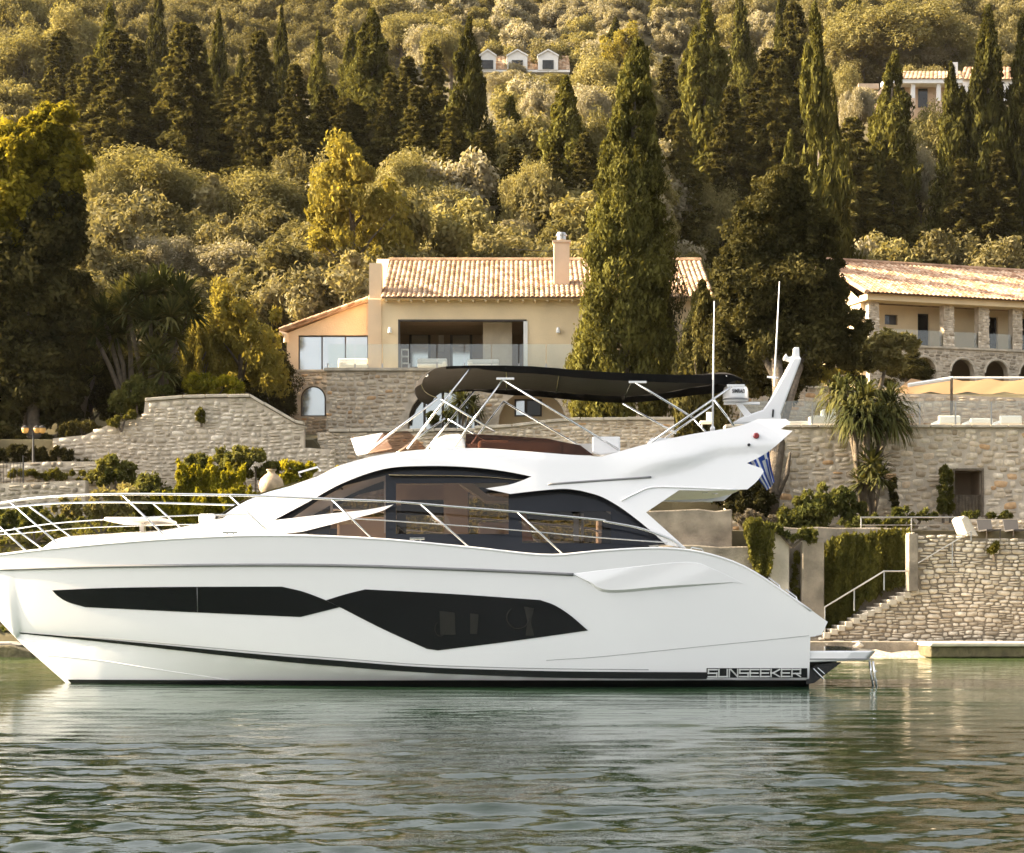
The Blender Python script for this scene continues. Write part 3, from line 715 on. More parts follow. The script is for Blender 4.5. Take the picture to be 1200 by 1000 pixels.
# shore boulders
rr = random.Random(9)
def rock(label, px, py, Y, r_):
    b0 = bmesh.new(); bmesh.ops.create_icosphere(b0, subdivisions=2, radius=r_)
    for vv in b0.verts: vv.co *= 1+rr.uniform(-.16,.16); vv.co.z *= .6
    me = bpy.data.meshes.new('shore_rock'); b0.to_mesh(me); b0.free(); me.materials.append(M['concrete_pale'])
    o = link(bpy.data.objects.new('shore_rock', me)); o.location = P(px, py, Y); tag(o, label, 'rock', 'pale rocks on the beach')
for i, (a, lb) in enumerate(((966,'pale rock on the beach just above the swim platform, against the stern'),(985,'pale rock on the beach above the middle of the swim platform'),(1003,'flat pale rock on the beach above the swim platform, larger of the right pair'),(1013,'small pale rock on the beach above the tip of the swim platform'))):
    rock(lb, a, 757, 55.6, (.22,.16,.26,.14)[i])

# railings
def railing(name, label, pts, Y, posts, mids=1, r_=.022, ph=None, mat='steel_dull'):
    t = thing(name, label, 'railing', P(pts[0][0], pts[0][1], Y))
    MB().tube([P(a, c, Y) for a, c in pts], r_, 8).build('handrail', M[mat], t)
    for k in range(mids):
        o = (ph or 18)*(k+1)/(mids+1)
        MB().tube([P(a, c+o, Y) for a, c in pts], r_*.55, 6).build('mid_rail', M[mat], t)
    for (a, y0, y1) in posts: MB().tube([P(a, y0, Y), P(a, y1, Y)], r_*.9, 8).build('post', M[mat], t)
    return t
railing('path_railing', 'level steel railing on the path above the ivy', [(1008,606.5),(1122,606.5)], 58.6, [(1009,606.5,626),(1068,606.5,626),(1121,606.5,624)], 1, .025)
railing('stair_railing', 'steel handrail descending beside the ivy down the stone steps', [(966,712),(1036,669.5),(1064,669.5)], 56.75, [(1001,691,716),(1036,669.5,692),(966.5,712,745)], 0, .025)
railing('stair_railing', 'steel handrail climbing over the top of the dry stone wall to the loungers', [(1076,660),(1138,623)], 56.6, [(1116,636,664),(1138,623,634)], 0, .02)
q = MB(); q.prism(xz([(1122,609),(1126,605),(1131,607),(1143,629),(1130,629)], 57.2), 56.8, 58); tag(q.build('stone_ramp', M['concrete_pale'], bevel=.03), 'pale sloping stone slab at the foot of the path railing, next to the loungers', 'stone slab')
q = MB(); q.pbox(1140, 1330, 608, 634, 60.5, .3); q = stone_wall('planter_wall', 'low stone planter wall behind the dark sun loungers', [(1132,640),(1132,608.5),(1330,608.5),(1330,640)], 60.5, M['stone_warm'], ch=(.09,.16), cw=(.14,.3), seed=33)
def dark_lounger(label, px):
    Y = 58.6; t = thing('sun_lounger', label, 'sun lounger', P(px, 631, Y), 'dark loungers on the lower terrace')
    s_ = MB(); x0, x1 = PX(px-8.5,Y), PX(px+8.5,Y); zb = PZ(631,Y)
    s_.add([(x0,Y+.3,zb+.25),(x1,Y+.3,zb+.25),(x1,Y+.55,zb+.62),(x0,Y+.55,zb+.62),(x0,Y+.34,zb+.23),(x1,Y+.34,zb+.23),(x1,Y+.59,zb+.6),(x0,Y+.59,zb+.6)], [(0,1,2,3),(7,6,5,4),(0,4,5,1),(1,5,6,2),(2,6,7,3),(3,7,4,0)]); s_.build('backrest', M['fabric_dark'], t)
    s_ = MB(); s_.box(x0, x1, Y-.7, Y+.3, zb+.22, zb+.26); s_.build('seat', M['fabric_dark'], t)
    for xx in (x0+.02, x1-.02):
        for yy in (Y-.65, Y+.45): MB().tube([(xx,yy,zb-.1),(xx,yy,zb+.24)], .018, 6).build('leg', M['frame_dark'], t)
dark_lounger('dark grey sun lounger nearest the sloping stone slab', 1158)
dark_lounger('dark grey sun lounger at the right edge of the lower terrace', 1189)

# pool terrace: glass, white loungers, awning
bl = thing('glass_balustrade', 'clear glass balustrade with white posts along the pool terrace on the tall stone wall', 'balustrade', (PX(1060,63.2), 63.2, PZ(498,63.2)))
gp = MB()
for k in range(11): a = 868+k*42; gp.pbox(a+.8, a+41.2, 470, 496, 63.15, .02)
gp.build('glass_panel', M['clear'], bl)
for k in range(12): a = 868+k*42; MB().pbox(a-.6, a+.6, 471, 498, 63.12, .08).build('post', M['steel_dull'], bl)
def pool_lounger(label, a, c, y0):
    Y = 65.0; t = thing('pool_lounger', label, 'pool lounger', P((a+c)/2, 499, Y), 'white pool terrace loungers')
    s_ = MB(); s_.pbox(a, c, y0, 497, Y, .14); s_.build('backrest', M['fabric_white'], t, bevel=.05)
    s_ = MB(); s_.pbox(a, c, 492, 497, Y+.14, 1.3); s_.build('seat', M['fabric_white'], t, bevel=.04)
    s_ = MB(); s_.pbox(a+1, a+2.4, 496.5, 502, Y+.05, .05); s_.pbox(c-2.4, c-1, 496.5, 502, Y+.05, .05); s_.build('legs', M['frame_white'], t)
pool_lounger('white pool lounger seen through the glass, nearest the shaggy yucca', 1100, 1126, 487)
pool_lounger('white pool lounger in the middle of the trio right of the yucca', 1137, 1164, 490)
pool_lounger('white pool lounger closest to the right edge of the photo', 1172, 1198, 487)
t = thing('corner_sofa', 'white corner sofa behind the glass between radar mast and shaggy yucca', 'sofa', P(962, 499, 65))
MB().pbox(963, 980, 479.5, 498, 65.3, .3).build('backrest', M['fabric_white'], t, bevel=.06); MB().pbox(950, 980, 487, 498, 64.7, .59).build('seat', M['fabric_white'], t, bevel=.05)
t = thing('garden_bench', 'low white bench just right of the radar mast on the pool terrace', 'bench', P(935, 499, 65))
MB().pbox(924, 949, 494, 499, 65, .5).build('seat', M['fabric_white'], t, bevel=.03)
t = thing('garden_chair', 'white wire chair behind the antenna on the pool terrace', 'chair', P(829, 499, 65))
MB().pbox(821, 836, 493, 496, 65, .45).build('seat', M['fabric_white'], t, bevel=.02); MB().pbox(828, 836, 483, 493, 65.3, .08).build('backrest', M['fabric_white'], t, bevel=.02)
for a in (822, 834): MB().pbox(a, a+1.2, 496, 502, 65.05, .05).build('leg', M['frame_white'], t)
aw = thing('shade_awning', 'tan fabric awning on pale beams over the pool terrace', 'awning', P(1090, 475, 80))
zA = PZ(447, 80)
q = MB(); xs_ = [PX(1062,80)+k*(PX(1330,80)-PX(1062,80))/18 for k in range(19)]
q.grid([[(x_, 79.0+3.6*j/5, zA - .12*abs(math.sin(k*math.pi/3)) - .03*j) for k, x_ in enumerate(xs_)] for j in range(6)]); q.build('fabric', M['fabric_tan'], aw, smooth=True)
q = MB(); q.tube([(PX(1058,80),78.95,PZ(455,80)),(PX(1110,80),78.95,PZ(447,80))], .09, 6); q.tube([(PX(1110,80),78.95,zA+.02),(PX(1330,80),78.95,zA+.02)], .05, 6); q.build('beam', M['frame_white'], aw)
for a in (1108, 1215, 1300): MB().tube([(PX(a,80),78.9,7.4),(PX(a,80),78.9,zA)], .06, 8).build('post', M['bark_pale'], aw)

# ------------------------------------------------------------------ right house (turned away to the right)
o0 = P(1021, 452, 98.0); rz = math.radians(17)
h = thing('arcaded_house', 'two storey house with stone arcade, stone columns and striped shadows on its tiled roof', 'house', o0, None, rz, local=True)
s_ = 98/FPX / math.cos(rz)            # metres per pixel along the facade, roughly
def hx(px):                            # local x of the point of the facade plane under pixel column px
    k = (px-600)/FPX; ca, sa = math.cos(rz), math.sin(rz)
    return (k*o0.y - o0.x)/(ca - k*sa)
zF = (452-405)*98/FPX; zE = (452-353)*98/FPX
HW = hx(1330)
poly = [(hx(1019), -1.2), (hx(1019), zF), (HW, zF), (HW, -1.2)]
ars = [arch(hx(c)-.74, hx(c)+.74, -.6, .92) for c in (1083, 1128, 1168, 1208, 1249, 1290)]
flat_with_holes(poly, ars, 0, .5, M['mortar'], 'arcade_wall', h)
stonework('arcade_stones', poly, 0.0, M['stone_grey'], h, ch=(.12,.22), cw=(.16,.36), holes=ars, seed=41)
q = MB()
for c in (1083, 1128, 1168, 1208, 1249, 1290): q.tube([(p[0], -.02, p[1]) for p in ars[(1083,1128,1168,1208,1249,1290).index(c)][1:-1]], .07, 5)
q.build('arch_trim', M['coping'], h)
MB().box(hx(1019), HW, 3.2, 3.4, -1.2, zF).build('arcade_rear_wall', M['brown_room'], h)
MB().box(hx(1017), HW+.1, -.10, 3.4, zF, zF+.12).build('floor_slab', M['coping'], h)
dr = [[(hx(a), zF+.1), (hx(a), zE-.25), (hx(c), zE-.25), (hx(c), zF+.1)] for a, c in ((1092,1106),(1118,1133),(1164,1187),(1203,1222),(1250,1270))]
sw = [(hx(1053), (452-374)*98/FPX), (hx(1053), (452-362)*98/FPX), (hx(1068), (452-362)*98/FPX), (hx(1068), (452-374)*98/FPX)]
flat_with_holes([(hx(1022), zF+.12), (hx(1022), zE+.1), (HW, zE+.1), (HW, zF+.12)], [[(p[0], max(p[1], zF+.125)) for p in d_] for d_ in dr]+[sw], 1.5, 1.75, M['render_tan'], 'loggia_wall', h)
for d_ in dr:
    w_ = MB().box(d_[0][0], d_[2][0], 1.66, 1.7, zF+.13, zE-.25).build('balcony_door', M['frame_dark'], h)
    MB().box(d_[0][0]+.06, d_[2][0]-.06, 1.63, 1.65, zF+.2, zE-.32).build('pane', M['dark_glass'], w_)
w_ = MB().box(sw[0][0], sw[2][0], 1.66, 1.7, sw[0][1], sw[1][1]).build('small_window', M['frame_dark'], h)
MB().box(sw[0][0]+.05, sw[0][0]+.33, 1.63, 1.65, sw[0][1]+.05, sw[1][1]-.05).build('pane', M['dark_glass'], w_)
for a, c in ((1018,1031),(1106,1119),(1147,1160),(1187,1199),(1229,1241),(1272,1284)):
    w_ = MB().box(hx(a)+.03, hx(c)-.03, .03, .5, zF+.12, zE).build('stone_column', M['mortar'], h)
    cs = [(hx(a), zF+.12), (hx(a), zE), (hx(c), zE), (hx(c), zF+.12)]
    stonework('column_stones', cs, .03, M['stone_pale'], w_, ch=(.14,.22), cw=(.18,.30), warp=.0, seed=a)
MB().box(hx(1031), HW, .12, .14, zF+.14, zF+.95).build('glass_railing', M['faint'], h)
q = MB(); q.box(hx(1012), HW+.2, -.42, .5, zE, zE+.32); q.build('fascia', M['render_tan'], h)
q = MB(); q.box(hx(1014), hx(1014)+.25, .5, 7, -.5, zE+.2); q.build('side_wall', M['render_tan'], h)
zR = zE + 3.1
RX0 = hx(1000)+.4
tile_roof((hx(1008), -.75, zE+.3), (HW+.3, -.75, zE+.3), (HW+.3, 5.4, zR), (hx(1008), 5.4, zR), M['tiles_pink'], 'roof', h, pitch=.26)
q = MB(); q.add([(hx(1008), 5.4, zR), (HW+.3, 5.4, zR), (HW+.3, 11, zE+.3), (hx(1008), 11, zE+.3)], [(0,1,2,3)]); q.tube([(hx(1008), 5.4, zR+.05), (HW+.3, 5.4, zR+.05)], .14, 8); q.tube([(hx(1008)-.02, -.75, zE+.33), (hx(1008)-.02, 5.4, zR+.03)], .13, 8); q.build('ridge_tiles', M['tiles_pink'], h)
q = MB(); q.add([(hx(1012), .2, zE), (hx(1012), 10.5, zE), (hx(1012), 5.4, zR-.1)], [(0,1,2)]); q.build('gable_wall', M['render_tan'], h)

# ------------------------------------------------------------------ far houses on the hill
YF = 236.0
f = thing('hill_house', 'far white house with three gabled dormers on the hill', 'house', P(615, 90, YF))
MB().pbox(566, 667, 80, 120, YF+1, 7).build('wall', M['white_paint'], f)
tile_roof(P(564, 82, YF+.2), P(668, 82, YF+.2), P(667, 66, YF+4), P(565, 66, YF+4), M['tiles'], 'roof', f, pitch=.5, row=.6)
MB().add([P(565,66,YF+4), P(667,66,YF+4), P(667,84,YF+9), P(565,84,YF+9)], [(0,1,2,3)]).build('rear_roof', M['tiles'], f)
MB().pbox(564, 668, 82, 84.5, YF+.1, .5).build('gutter', M['white_paint'], f)
for a, c in ((562,581),(594.5,618),(630.5,654)):
    mid = (a+c)/2
    dm = MB().prism(xz([(a,82),(a,64),(mid,58.5),(c,64),(c,82)], YF), YF, YF+3.5).build('dormer', M['white_paint'], f)
    MB().pbox(mid-6.5, mid+6.5, 70.5, 81, YF-.06, .05).build('window', M['dark_glass'], dm)
    rf = MB(); 
    for sgn, e in ((-1,a-1),(1,c+1)):
        p0, p1 = P(mid,57.3,YF-.2), P(e,64.4,YF-.2); rf.add([p0, p1, p1+Vector((0,3.6,0)), p0+Vector((0,3.6,0)), p0-Vector((0,0,.18)), p1-Vector((0,0,.18)), p1+Vector((0,3.6,-.18)), p0+Vector((0,3.6,-.18))], [(0,1,2,3),(7,6,5,4),(0,4,5,1),(1,5,6,2),(2,6,7,3)])
    rf.build('dormer_roof', M['white_paint'], dm)
YG = 222.0
f = thing('hill_house', 'far pink and white house with columned porch and flat white eaves, upper right', 'house', P(1080, 140, YG))
MB().pbox(1038, 1128, 96, 150, YG+1.6, 7).build('wall', M['render_pink'], f)
MB().pbox(1036, 1128, 92.5, 97.5, YG-.3, 2).build('eaves', M['white_paint'], f)
tile_roof(P(1035, 92.5, YG-.4), P(1129, 92.5, YG-.4), P(1127, 84, YG+4), P(1040, 84, YG+4), M['tiles'], 'roof', f, pitch=.5, row=.6)
for a in (1040, 1068, 1098, 1122): MB().pbox(a, a+4.5, 97.5, 128, YG, .45).build('porch_column', M['white_paint'], f)
w_ = MB().pbox(1048, 1060, 102, 114, YG+1.5, .1).build('window', M['frame_dark'], f); MB().pbox(1049.5, 1058.5, 103.5, 112.5, YG+1.46, .03).build('pane', M['dark_glass'], w_)
MB().pbox(1076, 1087, 104, 126, YG+1.5, .1).build('door', M['dark_glass'], f)
MB().pbox(1036, 1072, 115, 136, YG-.1, .3).build('porch_parapet', M['render_pink'], f)
MB().pbox(1098, 1128, 118, 140, YG-.1, .3).build('porch_rail', M['render_pink'], f)
c0 = MB().pbox(1116, 1122.5, 73, 92, YG+1.5, .8).build('chimney', M['white_paint'], f)
f = thing('hill_cottage', 'far cottage with a low tan tiled roof right of the pink house', 'house', P(1165, 95, YG+8))
MB().pbox(1128, 1215, 92, 130, YG+8, 6).build('wall', M['white_paint'], f)
tile_roof(P(1125, 93, YG+7.6), P(1218, 93, YG+7.6), P(1215, 79, YG+11), P(1130, 79, YG+11), M['tiles_pink'], 'roof', f, pitch=.5, row=.6)
f = thing('garden_wall', 'small far white terrace wall beside the cypress left of the pink house', 'wall', P(1000, 105, YG))
MB().pbox(1006, 1030, 98, 104, YG, .4).build('wall', M['render_pink'], f)

# ------------------------------------------------------------------ garden objects
u = thing('garden_urn', 'round clay urn standing among yellow shrubs left of the windscreen', 'urn', P(318, 592, 61.5))
pz = 61.5/FPX
MB().lathe(P(318, 583, 61.5), [(.12,0),(.26,.06),(.40,.26),(.42,.42),(.36,.60),(.22,.74),(.13,.80),(.12,.86),(.17,.90),(.17,.93),(.10,.93)], 28).build('pot', M['clay'], u, smooth=True)
MB().lathe(P(318, 594, 61.5), [(.30,0),(.30,.24),(.2,.32)], 12).build('plinth', M['coping'], u)
t = thing('street_lamp', 'black iron lamp post carrying amber lanterns under the dark tree at the left edge', 'lamp', P(39, 545, 64.6))
MB().tube([P(39,548,64.6), P(39,508,64.6)], [.05,.03], 8).build('post', M['iron'], t)
MB().tube([P(29.5,507.5,64.6), P(34,510,64.6), P(39,511.5,64.6), P(46,510,64.6), P(49,507.5,64.6)], .02, 6).build('arm', M['iron'], t)
for a in (29.5, 43.5, 49.5):
    L = MB().lathe(P(a, 508, 64.6), [(.05,0),(.10,.03),(.135,.15),(.11,.20),(.03,.22)], 10).build('lantern', M['amber'], t)
    MB().lathe(P(a, 501.6, 64.6), [(.15,0),(.09,.05),(.02,.10)], 10).build('lantern_cap', M['iron'], L)
t = thing('iron_fence', 'thin rusty iron fence on the low wall at the left edge', 'fence', P(0, 566, 62.4))
q = MB(); [q.tube([P(a, 541, 62.4), P(a, 572, 62.4)], .008, 5) for a in range(-60, 30, 4)]; q.tube([P(-60,543,62.4), P(27,543,62.4)], .012, 5); q.tube([P(-60,564,62.4), P(27,564,62.4)], .012, 5); q.build('bars', M['iron'], t)
MB().tube([P(27,534,62.4), P(27,575,62.4)], .02, 6).build('post', M['iron'], t)
t = thing('wire_line', 'thin overhead cable behind the villa chimney', 'cable', P(690, 290, 88))
MB().tube([P(600,292,88), P(640,294.5,88), P(700,291,88), P(770,287,88)], .018, 5).build('cable', M['iron'], t)

# ------------------------------------------------------------------ the yacht
YC = 37.25                                             # centreline depth
def sstep(a, b, x):
    t = min(1, max(0, (x-a)/(b-a))); return t*t*(3-2*t)
XB = -11.16                                            # bow tip
def bs(x):                                             # half beam at the sheer
    u = min(1, max(0, (x-XB)/9.6))
    return 2.30*(1-(1-u)**2.25)**0.80 * (1 - 0.05*sstep(2, 6, x))
def bc(x):                                             # half beam at the chine
    u = min(1, max(0, (x+9.96)/10.5))
    return 2.06*(1-(1-u)**2.0)**0.95 * (1 - 0.04*sstep(2, 6, x))
def curve(px_pts, bfun):
    pts = smooth_line(px_pts, 10); out = []
    for px, py in pts:
        x = PX(px, YC)
        for _ in range(12): Y = YC-bfun(x); x = PX(px, Y)
        out.append((x, PZ(py, Y)))
    a = np.array(out); return a[:,0], a[:,1]
SHX, SHZ = curve([(-48,655),(0,649.5),(75,641),(200,631),(320,627),(440,631),(550,641),(640,650),(700,645.5),(760,642),(800,643.5),(835,650),(875,665),(920,694),(970,729)], bs)
CHX, CHZ = curve([(20,742.6),(130,754),(300,773),(400,782),(500,789),(620,794.2),(700,795.8),(830,796.5),(970,796.5)], bc)
STX = np.array([-11.16,-10.95,-10.68,-10.30,-9.90,-8.87,-8.2,-7.0,0,6]); STZ = np.array([2.49,2.12,1.70,1.24,.81,-.10,-.50,-.75,-.8,-.6])
def zs(x): return float(np.interp(x, SHX, SHZ))
def zk(x): return float(np.interp(x, STX, STZ))
def zc(x): return float(np.interp(x, CHX, CHZ)) if x > -9.96 else zk(x)
def hb(x, z):                                          # hull half beam at a height
    a, c, s, k = bc(x) if x > -9.96 else 0.0, zc(x), zs(x), zk(x)
    if x <= -9.96: c = k
    if z >= c:
        t = min(1.3, max(0, (z-c)/max(1e-4, s-c)))
        return a + (bs(x)-a)*t**0.82
    return a*max(0, (z-k)/max(1e-4, c-k))**0.62*0.985
def hull_y(x, z): return YC-hb(x, z)
def solve(px, py, surf, off=0.0):
    Y = YC-2
    for _ in range(25):
        Y = 0.5*Y + 0.5*(surf(PX(px, Y), PZ(py, Y))-off)
    return PX(px, Y), PZ(py, Y)
def patch(name, poly_px, surf, mat, parent, off=0.0, thick=0.0, grid=0.25, holes_px=(), mirror=False, smooth=True, bevel=0.0, d=0.12):
    """panel whose outline lies on a yacht surface; thickness goes inboard"""
    loops = [dens([solve(a, c, surf, off) for a, c in lp], d) for lp in [poly_px]+list(holes_px)]
    poly, holes = loops[0], loops[1:]
    v2, ed = [], []
    for lp in loops:
        n0 = len(v2); v2 += [Vector(p) for p in lp]; ed += [(n0+i, n0+(i+1) % len(lp)) for i in range(len(lp))]
    x0, x1 = min(p[0] for p in poly), max(p[0] for p in poly); z0, z1 = min(p[1] for p in poly), max(p[1] for p in poly)
    x = x0+grid*.5; odd = 0
    while x < x1:
        z = z0+grid*(.5 if odd else .25)
        while z < z1:
            if inside(x, z, poly) and not any(inside(x, z, h_) for h_ in holes) and min(edge_dist(x, z, lp) for lp in loops) > grid*.35: v2.append(Vector((x, z)))
            z += grid
        x += grid*.87; odd ^= 1
    V, E, F, *_ = geometry.delaunay_2d_cdt(v2, ed, [], 0, 1e-6)
    FF = []
    for f in F:
        c = sum((V[i] for i in f), Vector((0,0)))/len(f)
        if inside(c.x, c.y, poly) and not any(inside(c.x, c.y, h_) for h_ in holes):
            a, b_, e = V[f[0]], V[f[1]], V[f[2]]
            FF.append(tuple(f) if (b_-a).cross(e-a) > 0 else tuple(reversed(f)))
    sy = [surf(p.x, p.y)-off for p in V]
    objs = []
    for side in ((1, -1) if mirror else (1,)):
        fy = (lambda y: y) if side == 1 else (lambda y: 2*YC-y)
        verts = [(p.x, fy(y), p.y) for p, y in zip(V, sy)]
        faces = [f if side == 1 else tuple(reversed(f)) for f in FF]
        if thick > 0:
            n0 = len(V); verts += [(p.x, fy(y+thick), p.y) for p, y in zip(V, sy)]
            cnt = {}
            for f in FF:
                for i in range(len(f)): cnt[(f[i], f[(i+1) % len(f)])] = 1
            extra = [tuple(i+n0 for i in reversed(f)) for f in FF]
            extra += [(j, i, i+n0, j+n0) for (i, j) in cnt if (j, i) not in cnt]
            faces += [f if side == 1 else tuple(reversed(f)) for f in extra]
        me = bpy.data.meshes.new(name); me.from_pydata(verts, [], faces); me.validate(); me.materials.append(mat)
        if smooth:
            me.polygons.foreach_set('use_smooth', [True]*len(me.polygons))
            me.set_sharp_from_angle(angle=math.radians(32))
        o = bpy.data.objects.new(name, me)
        if bevel > 0:
            b_ = o.modifiers.new('bevel', 'BEVEL'); b_.width, b_.segments, b_.limit_method, b_.angle_limit = bevel, 3, 'ANGLE', math.radians(50)
        objs.append(link(o, parent))
    return objs[0]
def surf_tube(name, px_pts, surf, r_, mat, parent, off=0.0, mirror=True, n=10, seg=8):
    pts = []
    for px, py in smooth_line(px_pts, n):
        x, z = solve(px, py, surf, off); pts.append(Vector((x, surf(x, z)-off, z)))
    o = MB().tube(pts, r_, seg).build(name, mat, parent, smooth=True)
    if mirror: MB().tube([Vector((p.x, 2*YC-p.y, p.z)) for p in pts], r_, seg).build(name, mat, parent, smooth=True)
    return o

yt = thing('motor_yacht', 'large white flybridge motor yacht with black windows and black bimini', 'yacht', (-1.5, YC, 0))
# --- hull shell
XT = 5.66                                              # transom
xs_ = np.concatenate([np.array([XB, XB+.03, XB+.08, XB+.16, XB+.28]), np.linspace(XB+.4, -7.5, 34), np.linspace(-7.3, XT, 62)])
def section(x):
    k, c, s = zk(x), zc(x), zs(x); out = []
    for i in range(9): z = k+(c-k)*i/8 if x > -9.96 else k; out.append((x, hb(x, z) if x > -9.96 else 0.0, z))
    for i in range(1, 27): z = c+(s-c)*(i/26); out.append((x, hb(x, z), z))
    return out
for side in (-1, 1):
    pass
hbm = MB(); secs = [section(float(x)) for x in xs_]
hbm.grid([[(x, YC-b_, z) for x, b_, z in s_] for s_ in secs])
hbm.grid([[(x, YC+b_, z) for x, b_, z in s_] for s_ in secs])
ls = secs[-1]; n_ = len(hbm.v)
hbm.add([(x, YC-b_, z) for x, b_, z in ls] + [(x, YC+b_, z) for x, b_, z in reversed(ls)], [tuple(range(2*len(ls)))])
hull = hbm.build('hull', M['gelcoat'], yt, smooth=True)
hull.data.set_sharp_from_angle(angle=math.radians(40))
# deck, gunwale cap
dk = MB(); rows = []
for x in list(xs_):
    x = float(x); b0 = max(0.0, bs(x)-.02); z = zs(x)-.012
    rows.append([(x, YC-b0, z), (x, YC-b0*.93, z+.0), (x, YC-b0*.92, z-.05*min(1, b0)), (x, YC-b0*.4, z-.03*min(1,b0)), (x, YC, z-.02*min(1,b0)), (x, YC+b0*.4, z-.03*min(1,b0)), (x, YC+b0*.92, z-.05*min(1,b0)), (x, YC+b0*.93, z), (x, YC+b0, z)])
dk.grid(rows); dk.build('deck', M['nonskid'], yt, smooth=False)
sh = [(float(x), YC-bs(float(x))+.012, zs(float(x))-.012) for x in xs_]
gw = MB(); gw.tube(sh, .026, 8); gw.tube([(x, 2*YC-y, z) for x, y, z in sh], .026, 8); gw.build('gunwale', M['gelcoat'], yt, smooth=True)
# stern quarters beyond the transom
patch('stern_quarter', [(947,712),(956,719),(970,729),(963,744),(947,747)], hull_y, M['gelcoat'], yt, off=.002, thick=.55, mirror=True, bevel=.02)
sg = MB(); zq0, zq1 = PZ(747,35.1), PZ(716,35.1)
sg.prism([(XT-.02, zq0), (XT-.02, zq1), (XT+.02,zq1), (XT+.28, zq0+.3), (XT+.2, zq0)], YC-1.6, YC+1.6); sg.build('garage_door', M['gelcoat'], yt, bevel=.03)
# rub rail and hull lines
surf_tube('rub_rail', [(-44,669.5),(0,667.5),(100,664.6),(200,663),(300,662.2),(400,663),(500,666),(600,670),(672,673.5)], hull_y, .030, M['grey_trim'], yt, off=.008)
surf_tube('chine_rail', [(52,767.5),(110,773),(180,784),(240,793),(284,799.5)], hull_y, .008, M['gelcoat'], yt, off=.0)
patch('chine_stripe', outline([(19,741),(130,750.3),(300,766.5),(400,774.5),(500,782),(620,786),(700,787.3),(830,788)], [(830,788),(828,796)], [(828,796),(700,795.2),(620,793.6),(500,788.6),(400,781.5),(300,772.5),(130,753.6),(19,742.2)], n=8), hull_y, M['black_paint'], yt, off=.014, grid=.6, mirror=True)
surf_tube('hull_line', [(60,745),(130,749),(300,764),(400,772),(500,779.3),(620,783.3),(760,785)], hull_y, .006, M['grey_trim'], yt, off=.002)
surf_tube('hull_line', [(640,774),(700,770),(800,760),(900,750),(948,745)], hull_y, .004, M['grey_trim'], yt, off=.002)
patch('name_stripe', outline([(828,783.2),(946,783.2)], [(946,783.2),(946,794.4)], [(946,794.4),(828,794.4)], [(828,794.4),(828,783.2)]), hull_y, M['black_paint'], yt, off=.014, grid=.5, mirror=True)
patch('boot_stripe', outline([(79,796.5),(180,797),(280,797.2),(400,797.6),(560,797.4),(700,797.5),(948,797.3)], [(948,797.3),(948,812)], [(948,812),(500,812),(95,812)], [(95,812),(79,796.5)], n=8), hull_y, M['black_paint'], yt, off=.035, grid=.07, mirror=True)
# name in chrome letters
def lettering(name, txt, p0, p1, h_, y, mat, parent, shear=0.0, ext=.006):
    cu = bpy.data.curves.new(name, 'FONT'); cu.body = txt; cu.extrude = ext; cu.shear = shear; cu.size = 1.0; cu.offset = 0.012
    tmp = bpy.data.objects.new(name, cu); COL.objects.link(tmp)
    bpy.context.view_layer.update()
    me = bpy.data.meshes.new_from_object(tmp.evaluated_get(bpy.context.evaluated_depsgraph_get()))
    bpy.data.objects.remove(tmp)
    co = np.array([v_.co for v_ in me.vertices]); mn, mx = co.min(0), co.max(0)
    for v_ in me.vertices:
        u, w_ = (v_.co.x-mn[0])/(mx[0]-mn[0]), (v_.co.y-mn[1])/(mx[1]-mn[1])
        yy = y if not callable(y) else y(p0[0]+(p1[0]-p0[0])*u, p0[1]+h_*w_)
        v_.co = (p0[0]+(p1[0]-p0[0])*u, yy - (v_.co.z+ext)*1.0, p0[1]+(p1[1]-p0[1])*u+h_*w_)
    me.materials.clear(); me.materials.append(mat)
    return link(bpy.data.objects.new(name, me), parent)
x0, z0 = solve(830, 793.2, hull_y); x1, z1 = solve(940, 792.8, hull_y)
# squared block letters drawn as strokes on the stripe
GL = {'S':[[(1,1),(0,1),(0,.5),(1,.5),(1,0),(0,0)]], 'U':[[(0,1),(0,0),(1,0),(1,1)]], 'N':[[(0,0),(0,1),(.18,1),(1,0),(1,1)]] , 'E':[[(1,1),(0,1),(0,0),(1,0)],[(0,.5),(.9,.5)]], 'K':[[(0,0),(0,1)],[(1,1),(.25,.5),(1,0)],[(0,.5),(.25,.5)]], 'R':[[(0,0),(0,1),(1,1),(1,.42),(0,.42)],[(.45,.42),(1,0)]]}
lt = MB(); adv = (x1-x0)/9; hh = .135; th_ = .017
for i, c in enumerate('SUNSEEKER'):
    for st in GL[c]:
        pts = []
        for (u, w_) in st:
            X = x0+adv*i+adv*.80*u; Z = z0+(z1-z0)*i/9+hh*w_; pts.append(Vector((X, hull_y(X, Z)-.020, Z)))
        for a, b_ in zip(pts[:-1], pts[1:]):
            dv = (b_-a).normalized()*th_*.9; lt.tube([a-dv, b_+dv], th_, 4)
lt.build('name_lettering', M['chrome_letter'], yt)
